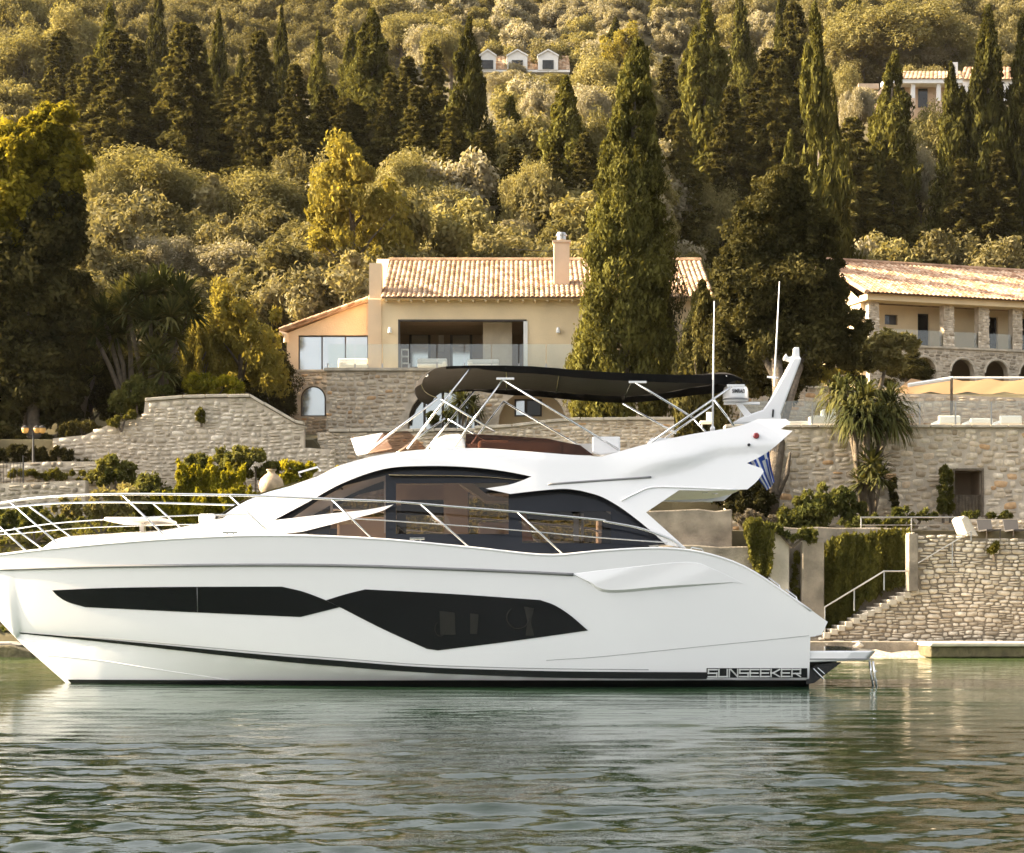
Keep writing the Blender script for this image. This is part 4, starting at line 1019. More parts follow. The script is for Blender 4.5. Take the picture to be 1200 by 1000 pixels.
# hull windows
lw = outline([(61,692),(120,689.4),(200,688),(330,687.6)], [(330,687.6),(355,693.5),(380,702.8)], [(380,702.8),(398,711.7)], [(398,711.7),(352,723.2)], [(352,723.2),(233,718),(100,711.7)], [(100,711.7),(80,706),(68,699),(61,692)])
rw = outline([(382,703.6),(405,696.5),(428,690.8)], [(428,690.8),(530,696.2),(633,703.3)], [(633,703.3),(650,709.5),(668,721),(689,739)], [(689,739),(600,751.5),(513,762.4)], [(513,762.4),(500,760.5)], [(500,760.5),(450,738),(400,712.6)])
for nm, pl in (('hull_window', lw), ('hull_window', rw)):
    o = patch(nm, pl, hull_y, M['black_gloss'], yt, off=.010, thick=.009, grid=.35, mirror=True)
hw = [c for c in yt.children if c.name.startswith('hull_window')]
wpar = hw[2]
M['cabin_dim'] = mat_plain('dim cabin seen through black glass', (0.022,0.020,0.017), 0.10, var=0.3, spec=0.35)
for poly in ([(515,716),(533,718),(534,744),(516,744)], [(551,719),(561,720),(559,743),(551,743)], [(614,711),(626,713),(622,729),(626,745),(616,745),(618,729)]):
    patch('cabin_glimpse', poly, hull_y, M['cabin_dim'], wpar, off=.0125, thick=.002, grid=.5)
cg = MB(); cxp, czp = solve(607, 724, hull_y)
cg.tube([(cxp+.21*math.cos(t_*math.pi/12), hull_y(cxp, czp)-.014, czp+.21*math.sin(t_*math.pi/12)) for t_ in range(25)], .012, 6, caps=False)
cxp, czp = solve(516, 737, hull_y); cg.tube([(cxp+.10*math.cos(t_*math.pi/12), hull_y(cxp, czp)-.014, czp+.14*math.sin(t_*math.pi/12)) for t_ in range(25)], .010, 6, caps=False)
cg.build('porthole_ring', M['cabin_dim'], wpar)
surf_tube('window_joint', [(231,688.3),(231.5,717.5)], hull_y, .005, M['grey_trim'], hw[0], off=.011, mirror=False)
# vent scoop on the quarter
sc = MB(); top = [(670,672.4),(740,664.6),(807,658.8),(836,667),(871,683.5)]
ya = lambda a, c, o_: (lambda s_: Vector((s_[0], hull_y(*s_)-o_, s_[1])))(solve(a, c, hull_y, o_))
up = smooth_line(top, 6); lo = smooth_line([(672,673.2),(690,681.5),(714,691.5),(780,687),(858,682.5)], 6); bt = smooth_line([(672,674),(690,684),(712,696),(780,691),(862,684.5)], 6)
k = len(up); rows = [[ya(a, c, .0) for a, c in up], [ya(a, c+.3, .004+.006*min(1, min(i, k-1-i)/4)) for i, (a, c) in enumerate(up)],
        [ya(a, c, .010+.045*min(1, min(i*1.0, (k-1-i)*1.2)/7)) for i, (a, c) in enumerate(lo)], [ya(a, c, -.02) for a, c in bt]]
sc.grid(rows[::-1]); o = sc.build('vent_scoop', M['gelcoat'], yt, smooth=True); o.data.set_sharp_from_angle(angle=math.radians(35))
sc = MB(); sc.grid([[Vector((p.x, 2*YC-p.y, p.z)) for p in r_] for r_ in rows]); o = sc.build('vent_scoop', M['gelcoat'], yt, smooth=True); o.data.set_sharp_from_angle(angle=math.radians(35))
# swim platform
zp0, zp1 = PZ(776.5,35.15), PZ(763,35.15)
sp_ = MB(); xe = PX(1031,35.15)
def plat(z): return [(XT-.1, YC-2.05, z), (xe-.5, YC-2.05, z), (xe-.12, YC-1.98, z), (xe, YC-1.75, z), (xe, YC+1.75, z), (xe-.12, YC+1.98, z), (xe-.5, YC+2.05, z), (XT-.1, YC+2.05, z)]
r0, r1 = plat(zp0), plat(zp1)
r0 = [(x-(.16 if x > XT+.3 else 0), y, z+(.03 if x > XT+.5 else 0)) for x, y, z in r0]
sp_.add(r0+r1, [tuple(range(7,-1,-1)), tuple(range(8,16))]+[(i, (i+1) % 8, (i+1) % 8+8, i+8) for i in range(8)])
sp_.build('swim_platform', M['gelcoat'], yt, bevel=.03)
MB().box(XT, xe-.1, YC-2.06, YC-2.045, zp0+.05, zp0+.075).build('platform_trim', M['grey_trim'], yt)
q = MB(); q.prism([(XT-.05,-.3),(XT-.05,zp0-.002),(XT+.62,zp0-.002),(XT+.05,.10),(XT+.05,-.3)], YC-1.5, YC+1.5); q.prism([(XT-.05,.05),(XT-.05,.3),(XT+.15,.42),(XT+.52,zp0-.003),(XT+.62,zp0-.003),(XT+.1,.08)], YC-1.96, YC-1.85); q.build('platform_bracket', M['black_paint'], yt)
q = MB()
for yy in (YC-1.95, YC-1.60):
    q.tube([(xe-.10, yy, zp0+.02), (xe-.07, yy, zp0-.2), (xe+.02, yy, -.35)], .022, 8)
for zz in (-.1, .12, .3): q.tube([(xe-.03, YC-1.95, zz), (xe-.03, YC-1.60, zz)], .016, 6)
q.build('swim_ladder', M['steel'], yt, smooth=True)
q = MB(); q.tube([P(953,784,35.2), P(960,791,35.2), P(965,796,35.2)], .016, 6); q.tube([P(958,783,35.2), P(966,790,35.2)], .016, 6); q.build('trim_strut', M['steel'], yt)

# --- foredeck coachroof
cp_ = smooth_line([(40,645),(46,639),(67,628.5),(110,625),(187,620.5),(233,612.5),(262,606),(300,603),(330,600)], 6)
cr = MB(); rows = []
for px, py in cp_:
    x = PX(px, 36.6); z1_ = PZ(py, 36.6); w_ = float(np.interp(x, [-9.5,-9.2,-8,-6,-4.5], [.25,.55,1.05,1.42,1.58])); zb_ = zs(x)-.10
    row = []
    for i in range(17):
        t_ = -1+2*i/16; c_ = math.copysign(abs(math.sin(t_*math.pi/2))**.75, t_) if t_ else 0
        row.append((x, YC+w_*c_, zb_+(z1_-zb_)*max(0, math.cos(t_*math.pi/2))**.42))
    rows.append(row)
x0_ = rows[0]; cr.grid(rows); cr.add(rows[0], [tuple(range(17))]); cr.build('coachroof', M['gelcoat'], yt, smooth=True)
q = MB(); zt_ = PZ(612,36.4)
q.box(PX(126,36.6), PX(192,36.6), YC-1.0, YC+.8, PZ(611.5,36.6), PZ(607,36.6)); q.build('sunpad_table', M['cushion'], yt, bevel=.03)
q = MB(); q.box(PX(157,36.6), PX(162,36.6), YC-.1, YC+.1, PZ(622,36.6), PZ(611.6,36.6)); q.build('table_leg', M['gelcoat'], yt)
q = MB(); q.box(PX(232,36.6), PX(252,36.6), YC-.6, YC+.6, PZ(614,36.6), PZ(602,36.6)); q.build('hatch_cover', M['gelcoat'], yt, bevel=.04)

# --- superstructure
def wb(x):                                             # half width of the cabin side panel
    a = float(np.interp(x, [-6.2,-5.4,-4.4,-3.3,-2.2,-1,0.5,9], [1.10,1.34,1.58,1.74,1.84,1.91,2.0,2.02]))
    return a
def zcrease(x): return float(np.interp(x, [PX(690,35.2),PX(740,35.2),PX(802,35.2),PX(840,35.2),PX(880,35.2),PX(920,35.2)], [PZ(563,35.2),PZ(558,35.2),PZ(542,35.2),PZ(529,35.2),PZ(526,35.2),PZ(524,35.2)]))
def body_y(x, z):
    w_ = wb(x) - .10*(z-4.0)
    if z > 4.35: w_ -= .16*(z-4.35)
    cz = zcrease(x)
    w_ += .08*sstep(-.15, .13, z-cz)*sstep(PX(700,35.2), PX(790,35.2), x)
    zlip = 4.02
    w_ += .05*sstep(1.2, 2.2, x)*(1-sstep(3.6, 4.1, z))*0
    return YC-w_
def glass_y(x, z): return YC-(wb(x)-.13-.14*(z-3.4)-.05*sstep(-1.5, 0.5, x))
body = outline([(262,607),(300,588),(340,570),(372,558.5)], [(372,558.5),(400,545),(447,533),(505,526.5),(563,525.5),(610,528.5),(680,534),(705,535.5)], [(705,535.5),(730,528),(760,520),(805,510),(863,500),(889,491)], [(889,491),(921,491)], [(921,491),(926.5,495)], [(926.5,495),(915,503.2)], [(915,503.2),(929,505)], [(929,505),(905,526),(888,537),(875,543)],
   [(875,543),(893,549)], [(893,549),(895,553)], [(895,553),(887,564),(876,573.5)], [(876,573.5),(834,575),(796,574.5)], [(796,574.5),(757,600.5)], [(757,600.5),(780,621),(804,642.5)], [(804,642.5),(781,638.5)], [(781,638.5),(760,620),(740,604),(722,591.5),(703,581.5),(680,575)],
   [(680,575),(660,573),(630,575.3),(598,579)], [(598,579),(569,572.7)], [(569,572.7),(595,568.5),(610,564),(623,558.5)], [(623,558.5),(590,552.2),(550,547.6),(500,546.2),(450,549.7),(400,567),(360,589),(320,610)], [(320,610),(388,602),(430,597.5),(461,591.5)], [(461,591.5),(447,599),(420,606.5),(355,623)], [(355,623),(300,629),(258,629)], [(258,629),(262,607)])
patch('superstructure', body, body_y, M['gelcoat'], yt, off=0, thick=.12, grid=.11, mirror=True, d=.07, bevel=.012)
# slot, buttress crease
surf_tube('side_slot', [(642,567.8),(700,563.6),(763,559.3)], body_y, .022, M['grey_trim'], yt, off=.0)
surf_tube('buttress_edge', [(728,587),(745,578.5),(764,571.5),(800,571.5),(862,574)], body_y, .018, M['gelcoat'], yt, off=.004)
# dark glazing with three clear panes
glz = outline([(322,610.5),(362,587),(402,565.5),(450,548),(500,544.5),(550,546),(592,550.5),(628,557)], [(628,557),(640,566),(680,572),(705,580),(724,590.5),(742,603),(762,619.5),(783,637.5)], [(783,637.5),(700,645),(633,651)], [(633,651),(518,637),(352,624.5)], [(352,624.5),(322,610.5)])
panes = [[(341,608.5),(372,587),(404,569),(452,557.2),(452,633),(386,626),(388,612),(352,613)], [(464,567),(596,566),(596,626),(464,626)], [(611,600),(716,599.5),(716,637),(612,636)]]
patch('saloon_surround', glz, glass_y, M['navy_gloss'], yt, off=0, thick=.03, grid=.3, holes_px=panes, mirror=True)
pn = [patch('saloon_pane', p_, glass_y, M['tint'], yt, off=-.012, thick=0, grid=.4, mirror=True, smooth=True) for p_ in panes]
# windscreen: glass swept round the front
def ws_edge(t_): a = smooth_line([(292,603.5),(330,582.5),(384,562)], 10); return a[int(round(t_*(len(a)-1)))]
def ws_mid(t_): a = smooth_line([(256,606.5),(300,581.5),(383,558.5)], 10); return a[int(round(t_*(len(a)-1)))]
rows = []
for i in range(13):
    t_ = i/12; ea, em = ws_edge(t_), ws_mid(t_)
    x_e, z_e = solve(ea[0], ea[1], body_y); ye = body_y(x_e, z_e)+.03; x_m, z_m = PX(em[0], YC), PZ(em[1], YC)
    row = []
    for j in range(21):
        s_ = -1+2*j/20; k_ = abs(s_)**2.6
        row.append((x_m+(x_e-x_m)*k_, YC+(YC-ye)*s_, z_m+(z_e-z_m)*k_))
    rows.append(row)
MB().grid(rows).build('windscreen', M['wind_glass'], yt, smooth=True)
q = MB(); q.tube(rows[0], .03, 6); q.tube(rows[-1], .025, 6); q.tube([r_[10] for r_ in rows], .022, 6); q.build('windscreen_frame', M['black_paint'], yt, smooth=True)
q = MB(); q.tube([P(268,606,36.4), P(292,592,36.3), P(318,583,36.2)], .012, 5); q.tube([P(300,604,35.9), P(285,598,36.1)], .012, 5); q.build('wiper', M['steel'], yt)
q = MB(); q.tube([P(352,559,36.2), P(350,554,36.2), P(372,547.5,36.2), P(376,552,36.2)], .02, 6); q.build('grab_rail', M['steel'], yt)
# roof brow and flybridge deck
def loft_across(prof, name, mat, surf, crown, inset=.03, off_z=0.0, n=16):
    rows = []
    for px, py in smooth_line(prof, 6):
        x, z = solve(px, py, surf); hw_ = YC-surf(x, z)-inset
        rows.append([(x, YC+hw_*(-1+2*j/n), z+off_z+crown*(1-(-1+2*j/n)**2)) for j in range(n+1)])
    return MB().grid(rows).build(name, mat, yt, smooth=True)
loft_across([(373,560),(400,546.5),(447,535),(505,528.5),(563,528.5),(610,532),(680,538),(760,541),(800,541),(870,541)], 'flybridge_deck', M['gelcoat'], body_y, .015)
ce = MB(); ya_, yb_ = YC-1.80, YC+1.80
zt0, zu = PZ(546,35.4), PZ(573.5,35.4)
pf = smooth_line([(PX(455,35.4), PZ(556,35.4)), (PX(560,35.4), PZ(558,35.4)), (PX(650,35.4), PZ(566,35.4)), (PX(760,35.4), zu), (PX(850,35.4), zu+.02), (PX(878,35.4), zu+.10)], 5)
rows = []
for x, z in pf: rows.append([(x, YC+(-1+2*j/12)*1.80, z - .03*(1-(-1+2*j/12)**2)) for j in range(13)])
ce.grid(rows); ce.build('saloon_ceiling', M['gelcoat_cream'], yt, smooth=True)
q = MB(); q.prism([(PX(800,35.4), zu-.002), (PX(878,35.4), zu+.08), (PX(893,35.4), PZ(552,35.4)), (PX(860,35.4), PZ(546,35.4)), (PX(800,35.4), PZ(546,35.4))], YC-1.78, YC+1.78); q.build('overhang', M['gelcoat'], yt, bevel=.04)
q = MB(); [q.lathe((PX(826+k*14,36.2), 36.2+.4*k, zu-.025), [(.06,0),(.06,.02)], 14) for k in range(2)]; q.build('downlight', M['steel'], yt)
# saloon interior
q = MB(); zf = PZ(640,35.6); q.box(PX(340,36), PX(790,36), YC-1.6, YC+1.6, zf-.35, zf-.30); q.build('saloon_floor', M['dark_wood'], yt)
q = MB(); q.pbox(520, 548, 566, 640, 37.6, 1.2); q.pbox(463, 520, 567, 592, 38.3, .1); q.build('cabin_lining', M['tan_panel'], yt)
q = MB(); q.pbox(470, 522, 586, 604, 37.9, .08); q.build('cabin_screen', M['navy_gloss'], yt)
q = MB(); q.prism(xz([(537,566),(553,566),(575,583),(600,583),(600,588),(570,588)], 36.6), 36.6, 37.6); q.build('ceiling_panel', M['cream_panel'], yt)
q = MB(); q.prism(xz([(521,600),(528,614),(528,626),(521,626)], 36.2), 36.2, 36.3); q.build('seat_back', M['cushion'], yt)
q = MB(); q.prism(xz([(610,601),(616,601),(625,634),(610,634)], 36.3), 36.3, 36.6); q.build('wood_seat', M['wood'], yt)
q = MB(); q.pbox(672, 678.5, 602, 634, 36.3, .06); q.pbox(681, 684, 602, 634, 36.3, .06); q.build('curtain', M['white_cloth'], yt)
q = MB(); q.pbox(450, 453.5, 556, 625, 35.95, .06); q.pbox(387, 390, 580, 602, 36.0, .05); q.build('window_post', M['gelcoat'], yt)
q = MB(); q.pbox(560, 608, 612, 640, 37.4, .8); q.pbox(395, 460, 606, 640, 38.0, .5); q.build('sofa', M['tan_panel'], yt, bevel=.05)
q = MB(); q.prism(xz([(396,602),(404,598),(412,603),(412,612),(386,612)], 36.4), 36.4, 37.4); q.build('helm_console', M['cushion'], yt)
q = MB(); q.prism([(PX(610,37),zf-.3),(PX(610,37),PZ(572,37)),(PX(612,37),PZ(572,37)),(PX(612,37),zf-.3)], YC-1.4, YC+1.4)
# --- flybridge fittings
fy = YC-1.62
def at_y(pl, y): return xz(pl, y)
q = MB(); q.prism(at_y([(503,526.5),(509,515),(522,509.5),(541,508),(549,526.5)], fy), fy, fy+1.2); q.build('helm_seat', M['gelcoat'], yt, bevel=.06)
q = MB(); q.prism(at_y([(546,508.5),(590,510.5),(640,514),(680,522),(696,534),(545,529)], fy), fy-.01, fy+.01); q.build('tinted_screen', M['brown_screen'], yt)
q = MB(); q.prism(at_y([(694,511.5),(727,511.5),(727,531),(704,533),(694,531)], fy+.05), fy+.05, fy+.9); q.build('wet_bar', M['gelcoat'], yt, bevel=.03)
q = MB(); q.pbox(762, 800, 513, 528, fy+.3, .9); q.build('aft_seat', M['white_cloth'], yt, bevel=.04)
q = MB(); q.prism(at_y([(411,514),(449,507.5),(460,526),(418,534)], fy+.5), fy+.45, fy+.55); q.build('console_screen', M['gelcoat'], yt, bevel=.02)
q = MB(); q.prism(at_y([(449,507.5),(478,505),(500,526),(430,533)], fy+.2), fy+.2, fy+.215); q.build('wind_deflector', M['tan_screen'], yt)
q = MB(); q.pbox(505, 700, 520, 540, YC+1.3, .2); q.build('far_coaming', M['gelcoat'], yt)
q = MB(); q.pbox(560, 660, 516, 536, YC-.3, .9); q.build('fly_lounge', M['cushion'], yt, bevel=.06)
# bimini
YN, YFAR = YC-1.95, YC+1.95
top = smooth_line([(494.5,450),(496.5,444),(503,436.5),(516,430.5),(552,428.6),(619,429.3),(680,434),(740,437.5),(790,436.5),(835,431.8),(862,430.5),(879,436)], 8)
rows = []
for a, c in top:
    x, z = PX(a, YN), PZ(c, YN); row = []
    for j in range(19):
        s_ = -1+2*j/18
        sag = .10*(1-s_*s_) - .025*math.cos(x*5.2)*(1-abs(s_))
        row.append((x + .22*(abs(s_)**3-1)*(1 if a < 540 else 0), YC+s_*(1.95-1.15*sstep(735, 874, a)), z + sag*sstep(492, 540, a)))
    rows.append(row)
bim = MB().grid(rows).build('bimini_canopy', M['canvas'], yt, smooth=True)
q = MB()
bot = [(px_, py_+ (3 if px_ < 560 else float(np.interp(px_, [560,600,700,800,860,872], [4,8,9,9,12,4])))) for px_, py_ in top if px_ > 520]
tpp = [(a, c) for a, c in top if a > 520]
for yy in (YN-.01, YFAR+.01):
    q = MB(); sg_ = 1 if yy < YC else -1; q.grid([[(PX(a,YN), yy+sg_*(1.15*sstep(735,874,a)+.01*math.sin(a*.2)), PZ(c,YN)) for a, c in tpp], [(PX(a,YN), yy+sg_*(.03+1.15*sstep(735,874,a)+.015*math.sin(a*.31)), PZ(c,YN)) for a, c in bot]])
    q.build('valance', M['canvas_black'], bim, smooth=True)
q = MB()
for a in (502, 589, 660, 744, 859):
    i = min(range(len(top)), key=lambda k_: abs(top[k_][0]-a)); q.tube([(x, y, z-.035) for x, y, z in rows[i]], .016, 6)
q.build('bimini_bow', M['steel'], yt, smooth=True)
NF = [((551,431),(477,526)),((589,445),(531,525)),((589,445),(725,527)),((744,448),(811,489)),((759,521),(859,452)),((517,468),(580,506)),((837,469),(860,499)),((513,467),(428,531))]
q1, q2 = MB(), MB()
for (a, b_) in NF:
    y0_, y1_ = YN+.03, YC-1.72
    p0, p1 = P(a[0], a[1], y0_), P(b_[0], b_[1], y1_)
    q1.tube([p0, p1], .021, 8); q2.tube([(p.x, 2*YC-p.y, p.z) for p in (p0, p1)], .021, 8)
q1.build('bimini_frame', M['steel'], yt, smooth=True); q2.build('bimini_frame', M['steel'], yt, smooth=True)
for a, c in ((589,444),(744,448),(859,452)):
    p_ = P(a, c, YN+.01); q = MB(); q.box(p_.x-.12, p_.x+.22, p_.y-.03, p_.y+.03, p_.z-.02, p_.z+.02)
    q.build('bimini_hinge', M['steel'], yt)
# radar mast, radome, aerials
ym = YC-.55
q = MB(); q.prism(xz([(857,497),(866,490.5),(880,485.5),(893,481),(901,470),(926,424),(929,420),(938.5,420),(937,425),(914,486),(915,497)], ym), ym-.14, ym+.14); q.build('radar_mast', M['gelcoat'], yt, bevel=.035)
q = MB(); q.prism(xz([(919,421),(919,418),(921,414.5),(924,418.5),(930,417),(931,407),(936.5,407),(937,417),(938.5,420.5),(928,424)], ym-.1), ym-.1, ym+.1); q.build('navigation_light', M['gelcoat'], yt, bevel=.01)
q = MB(); q.box(PX(848,ym), PX(890,ym), ym-.05, ym+.05, PZ(474.5,ym), PZ(471.5,ym)); q.prism(xz([(861,472),(868,472),(882,488),(872,489)], ym), ym-.06, ym+.06); q.build('radome_bracket', M['gelcoat'], yt, bevel=.01)
rd = MB(); cx_ = PX(862,ym); rd.lathe((cx_, ym, PZ(471.5,ym)), [(.16,0),(.25,.015),(.255,.10),(.25,.22),(.235,.28),(.20,.312),(.10,.325),(.02,.327)], 28); rd = rd.build('radome', M['gelcoat'], yt, smooth=True)
rb_ = MB(); rb_.lathe((cx_, ym, PZ(469.8,ym)), [(.262,0),(.262,.035)], 28); rb_.build('radome_band', M['grey_trim'], rd)
lettering('radome_lettering', 'SIMRAD', (PX(856.2,ym), PZ(462.2,ym)), (PX(871.5,ym), PZ(462.2,ym)), .075, lambda x, z: ym-math.sqrt(max(.01, .257**2-(x-cx_)**2))-.004, M['black_paint'], rd)
q = MB(); q.tube([P(835,505,YC-1.1), P(836,430,YC-1.1), P(837,353,YC-1.1)], [.022,.016,.009], 8); q.lathe(P(835,505,YC-1.1), [(.05,0),(.05,.06),(.025,.1)], 10); q.build('whip_aerial', M['gelcoat'], yt, smooth=True)
q = MB(); q.tube([P(907.5,450,YC+.3), P(910,400,YC+.3), P(913.5,330,YC+.3)], [.022,.016,.009], 8); q.build('whip_aerial', M['gelcoat'], yt, smooth=True)
q = MB(); q.tube([P(899,442,YC+.3), P(912,443,YC+.3)], .02, 6); q.tube([P(908,442,YC+.3), P(907,452,ym)], .02, 6); q.build('aerial_bracket', M['gelcoat'], yt)
px_, pz_ = solve(886, 511, body_y)
q = MB(); q.lathe((0,0,0), [(.055,0),(.06,.03),(.04,.06)], 12); q.v = [(px_+x, body_y(px_,pz_)-z, pz_+y) for x, y, z in q.v]; q.build('side_light', M['red'], yt)
px_, pz_ = solve(877.5, 521.5, body_y); q = MB(); q.lathe((0,0,0), [(.03,0),(.03,.02)], 10); q.v = [(px_+x, body_y(px_,pz_)-z, pz_+y) for x, y, z in q.v]; q.build('stern_light', M['black_paint'], yt)
q = MB(); q.prism(xz([(905,480),(907,480),(906.5,489),(904.5,489)], ym-.15), ym-.16, ym-.14); q.build('mast_mark', M['black_paint'], yt)
# guard rails
def gun_y(x, z): return YC-max(.06, bs(x)-.10)
rail = [(-34,597),(0,590),(50,583),(133,579.3),(267,580.3),(330,582.5),(387,585),(460,588),(533,594),(607,600),(700,609),(710,611.5),(740,617),(760,622.5),(785,632),(798,641)]
surf_tube('guard_rail', rail, gun_y, .024, M['steel'], yt)
surf_tube('mid_rail', [(414,608),(450,610),(550,617),(640,624.5),(700,630),(782,636)], gun_y, .012, M['steel'], yt)
surf_tube('mid_rail', [(-34,626),(0,623),(60,614),(133,608.5),(230,604),(290,603)], gun_y, .012, M['steel'], yt)
for a, b_ in (((-44,614),(-24,650)),((-2,616),(32,645)),((12,589),(74,640)),((142,579),(198,630)),((268,580.2),(320,626)),((388,585),(437,630)),((493,591),(551,641)),((606,600),(661,649))):
    (xa, za), (xb, zb2) = solve(a[0], a[1], gun_y), solve(b_[0], b_[1], gun_y)
    pa, pb = Vector((xa, gun_y(xa, za), za)), Vector((xb, gun_y(xb, zb2), zs(xb)-.02))
    MB().tube([pa, pb], .019, 8).build('stanchion', M['steel'], yt, smooth=True)
    MB().tube([(p.x, 2*YC-p.y, p.z) for p in (pa, pb)], .019, 8).build('stanchion', M['steel'], yt, smooth=True)
for a in (489, 270):
    xq, zq = solve(a, 632, gun_y); zq = zs(xq)
    q = MB(); q.tube([(xq-.14, YC-bs(xq)+.07, zq+.06), (xq+.14, YC-bs(xq)+.07, zq+.06)], .018, 6); q.tube([(xq-.06, YC-bs(xq)+.07, zq-.02), (xq-.06, YC-bs(xq)+.07, zq+.06)], .018, 6); q.tube([(xq+.06, YC-bs(xq)+.07, zq-.02), (xq+.06, YC-bs(xq)+.07, zq+.06)], .018, 6); q.build('cleat', M['steel'], yt)
q = MB()
for a, c in ((815,643),(905,681),(925,695)):
    xq, zq = solve(a, c, gun_y); q.tube([(xq-.1, YC-bs(xq)+.08, zs(xq-.1)), (xq-.07, YC-bs(xq)+.08, zs(xq-.1)+.05), (xq+.12, YC-bs(xq)+.08, zs(xq+.12)+.06), (xq+.15, YC-bs(xq)+.08, zs(xq+.15))], .014, 6)
q.build('cleat', M['steel'], yt)

# flag: a thing the yacht carries
yf = YC-1.15
fl = thing('flag', 'blue and white striped flag hanging below the stern wing of the yacht', 'flag', P(890, 545, yf))
A_, B_, C_, D_ = P(873,537,yf), P(901,520,yf), P(908,566,yf), P(898.5,577,yf)
ns, nl = 18, 16; vs, fs = [], []
for i in range(ns+1):
    for j in range(nl+1):
        u, w_ = j/nl, i/ns
        p = A_*(1-w_)*(1-u)+B_*w_*(1-u)+C_*w_*u+D_*(1-w_)*u
        vs.append(p+Vector((.02*math.sin(w_*9+u*3), .09*math.sin(w_*7.5+u*4)+.05*math.sin(w_*15), .015*math.sin(u*8))))
fb = [[], []]
for i in range(ns):
    for j in range(nl):
        st = i//2; blue = st % 2 == 0
        if j < nl*.28 and i >= ns*4/9: blue = not (abs((j+.5)/(nl*.28)-.5) < .13 or abs((i+.5-ns*4/9)/(ns*5/9)-.5) < .12)
        fb[0 if blue else 1].append((i*(nl+1)+j, i*(nl+1)+j+1, (i+1)*(nl+1)+j+1, (i+1)*(nl+1)+j))
me = bpy.data.meshes.new('cloth'); me.from_pydata([tuple(p) for p in vs], [], fb[0]+fb[1]); me.materials.append(M['blue']); me.materials.append(M['white_cloth'])
me.polygons.foreach_set('material_index', [0]*len(fb[0])+[1]*len(fb[1])); me.polygons.foreach_set('use_smooth', [True]*len(me.polygons))
link(bpy.data.objects.new('cloth', me), fl)
MB().tube([P(868,541,yf), P(906,514,yf)], .016, 6).build('flag_pole', M['steel'], fl)

# ------------------------------------------------------------------ vegetation: crowns of many small leaf clumps
def unit(v): return v/np.maximum(1e-9, np.linalg.norm(v, axis=1, keepdims=True))
def leaf_mesh(name, C, Nn, L, Wd, mat, rng, jit=0.7, axis=None, axis_w=0.0):
    """one small diamond per leaf spray, facing roughly outward"""
    n = len(C)
    nn = unit(Nn + jit*rng.normal(size=(n,3)))
    t = rng.normal(size=(n,3))
    if axis is not None: t = t*(1-axis_w) + axis_w*2.0*axis
    t = unit(t - nn*np.sum(t*nn, 1, keepdims=True)); b = np.cross(nn, t)
    k = rng.uniform(0.6, 1.35, (n,1)); l_ = L*k; w_ = Wd*k
    bend = nn*(l_*0.25)
    V = np.stack([C-t*l_-bend, C+b*w_, C+t*l_-bend, C-b*w_], 1).reshape(-1, 3).astype(np.float32)
    me = bpy.data.meshes.new(name)
    me.vertices.add(4*n); me.vertices.foreach_set('co', V.ravel())
    me.loops.add(4*n); me.loops.foreach_set('vertex_index', np.arange(4*n, dtype=np.int32))
    me.polygons.add(n); me.polygons.foreach_set('loop_start', np.arange(0, 4*n, 4, dtype=np.int32))
    me.update(calc_edges=True); me.materials.append(mat)
    return me
def clumps(cent, rad, n, rng, shell=0.55):
    """n points per clump on fuzzy ellipsoid shells"""
    cent = np.asarray(cent); rad = np.asarray(rad)
    if rad.ndim == 1: rad = np.repeat(rad[None], len(cent), 0)
    dirs = unit(rng.normal(size=(len(cent)*n, 3)))
    r_ = shell + (1-shell)*rng.uniform(0, 1, (len(dirs),1))**0.6
    r_ *= 1+0.17*rng.normal(size=r_.shape)
    R_ = np.repeat(rad, n, 0)
    return np.repeat(cent, n, 0)+dirs*R_*r_, unit(dirs/R_)
def cyp_env(t, blunt=.12): return np.minimum(1, (t/blunt+.05))**.6 * np.maximum(0, 1-t**1.9)**.85
def cypress(H, R, nc, nl, rng, low=.3, lean=0.0, bulge=1.0):
    t = rng.uniform(0, 1, nc)**1.12*0.97+.015; a = rng.uniform(0, 2*np.pi, nc)
    k0 = rng.uniform(0,6); bul = 1+bulge*(.16*np.sin(a*3+t*9+k0)+.12*np.sin(a*2-t*17+1+k0))
    e = R*cyp_env(t)*bul; rr_ = e*rng.uniform(.45, .86, nc)
    cent = np.stack([rr_*np.cos(a)+lean*t*H, rr_*np.sin(a), t*H], 1)
    rw = np.maximum(.05*R, .30*e)*rng.uniform(.7,1.2,nc)
    rad = np.stack([rw, rw, np.maximum(rw*2.0, .022*H)], 1)
    C, Nn = clumps(cent, rad, nl, rng, .6)
    axis_out = np.stack([C[:,0]-lean*C[:,2], C[:,1], 0*C[:,0]], 1); axis_out = unit(axis_out)
    return C, unit(Nn+.5*axis_out), unit(np.array([[0,0,1.0]])+.25*axis_out)
def cloud(H, R, nc, nl, rng, base=.28, flat=.9, cr=.30, holes=0.0):
    cz = H*(base+1)/2; rz = H*(1-base)/2
    d_ = unit(rng.normal(size=(nc,3))); d_[:,2] = np.where(d_[:,2] < -.55, -d_[:,2], d_[:,2])
    q = rng.uniform(.45, .88, (nc,1)); off = 1+.24*np.sin(d_[:,:1]*5+d_[:,1:2]*4)+.08*np.sin(d_[:,2:]*9)
    cent = d_*q*off*np.array([R,R,rz])+np.array([0,0,cz])
    rw = R*cr*rng.uniform(.5,1.35,nc); rad = np.stack([rw, rw, rw*flat], 1)
    C, Nn = clumps(cent, rad, nl, rng, .62)
    return C, unit(Nn+np.array([[0,0,.25]])), None
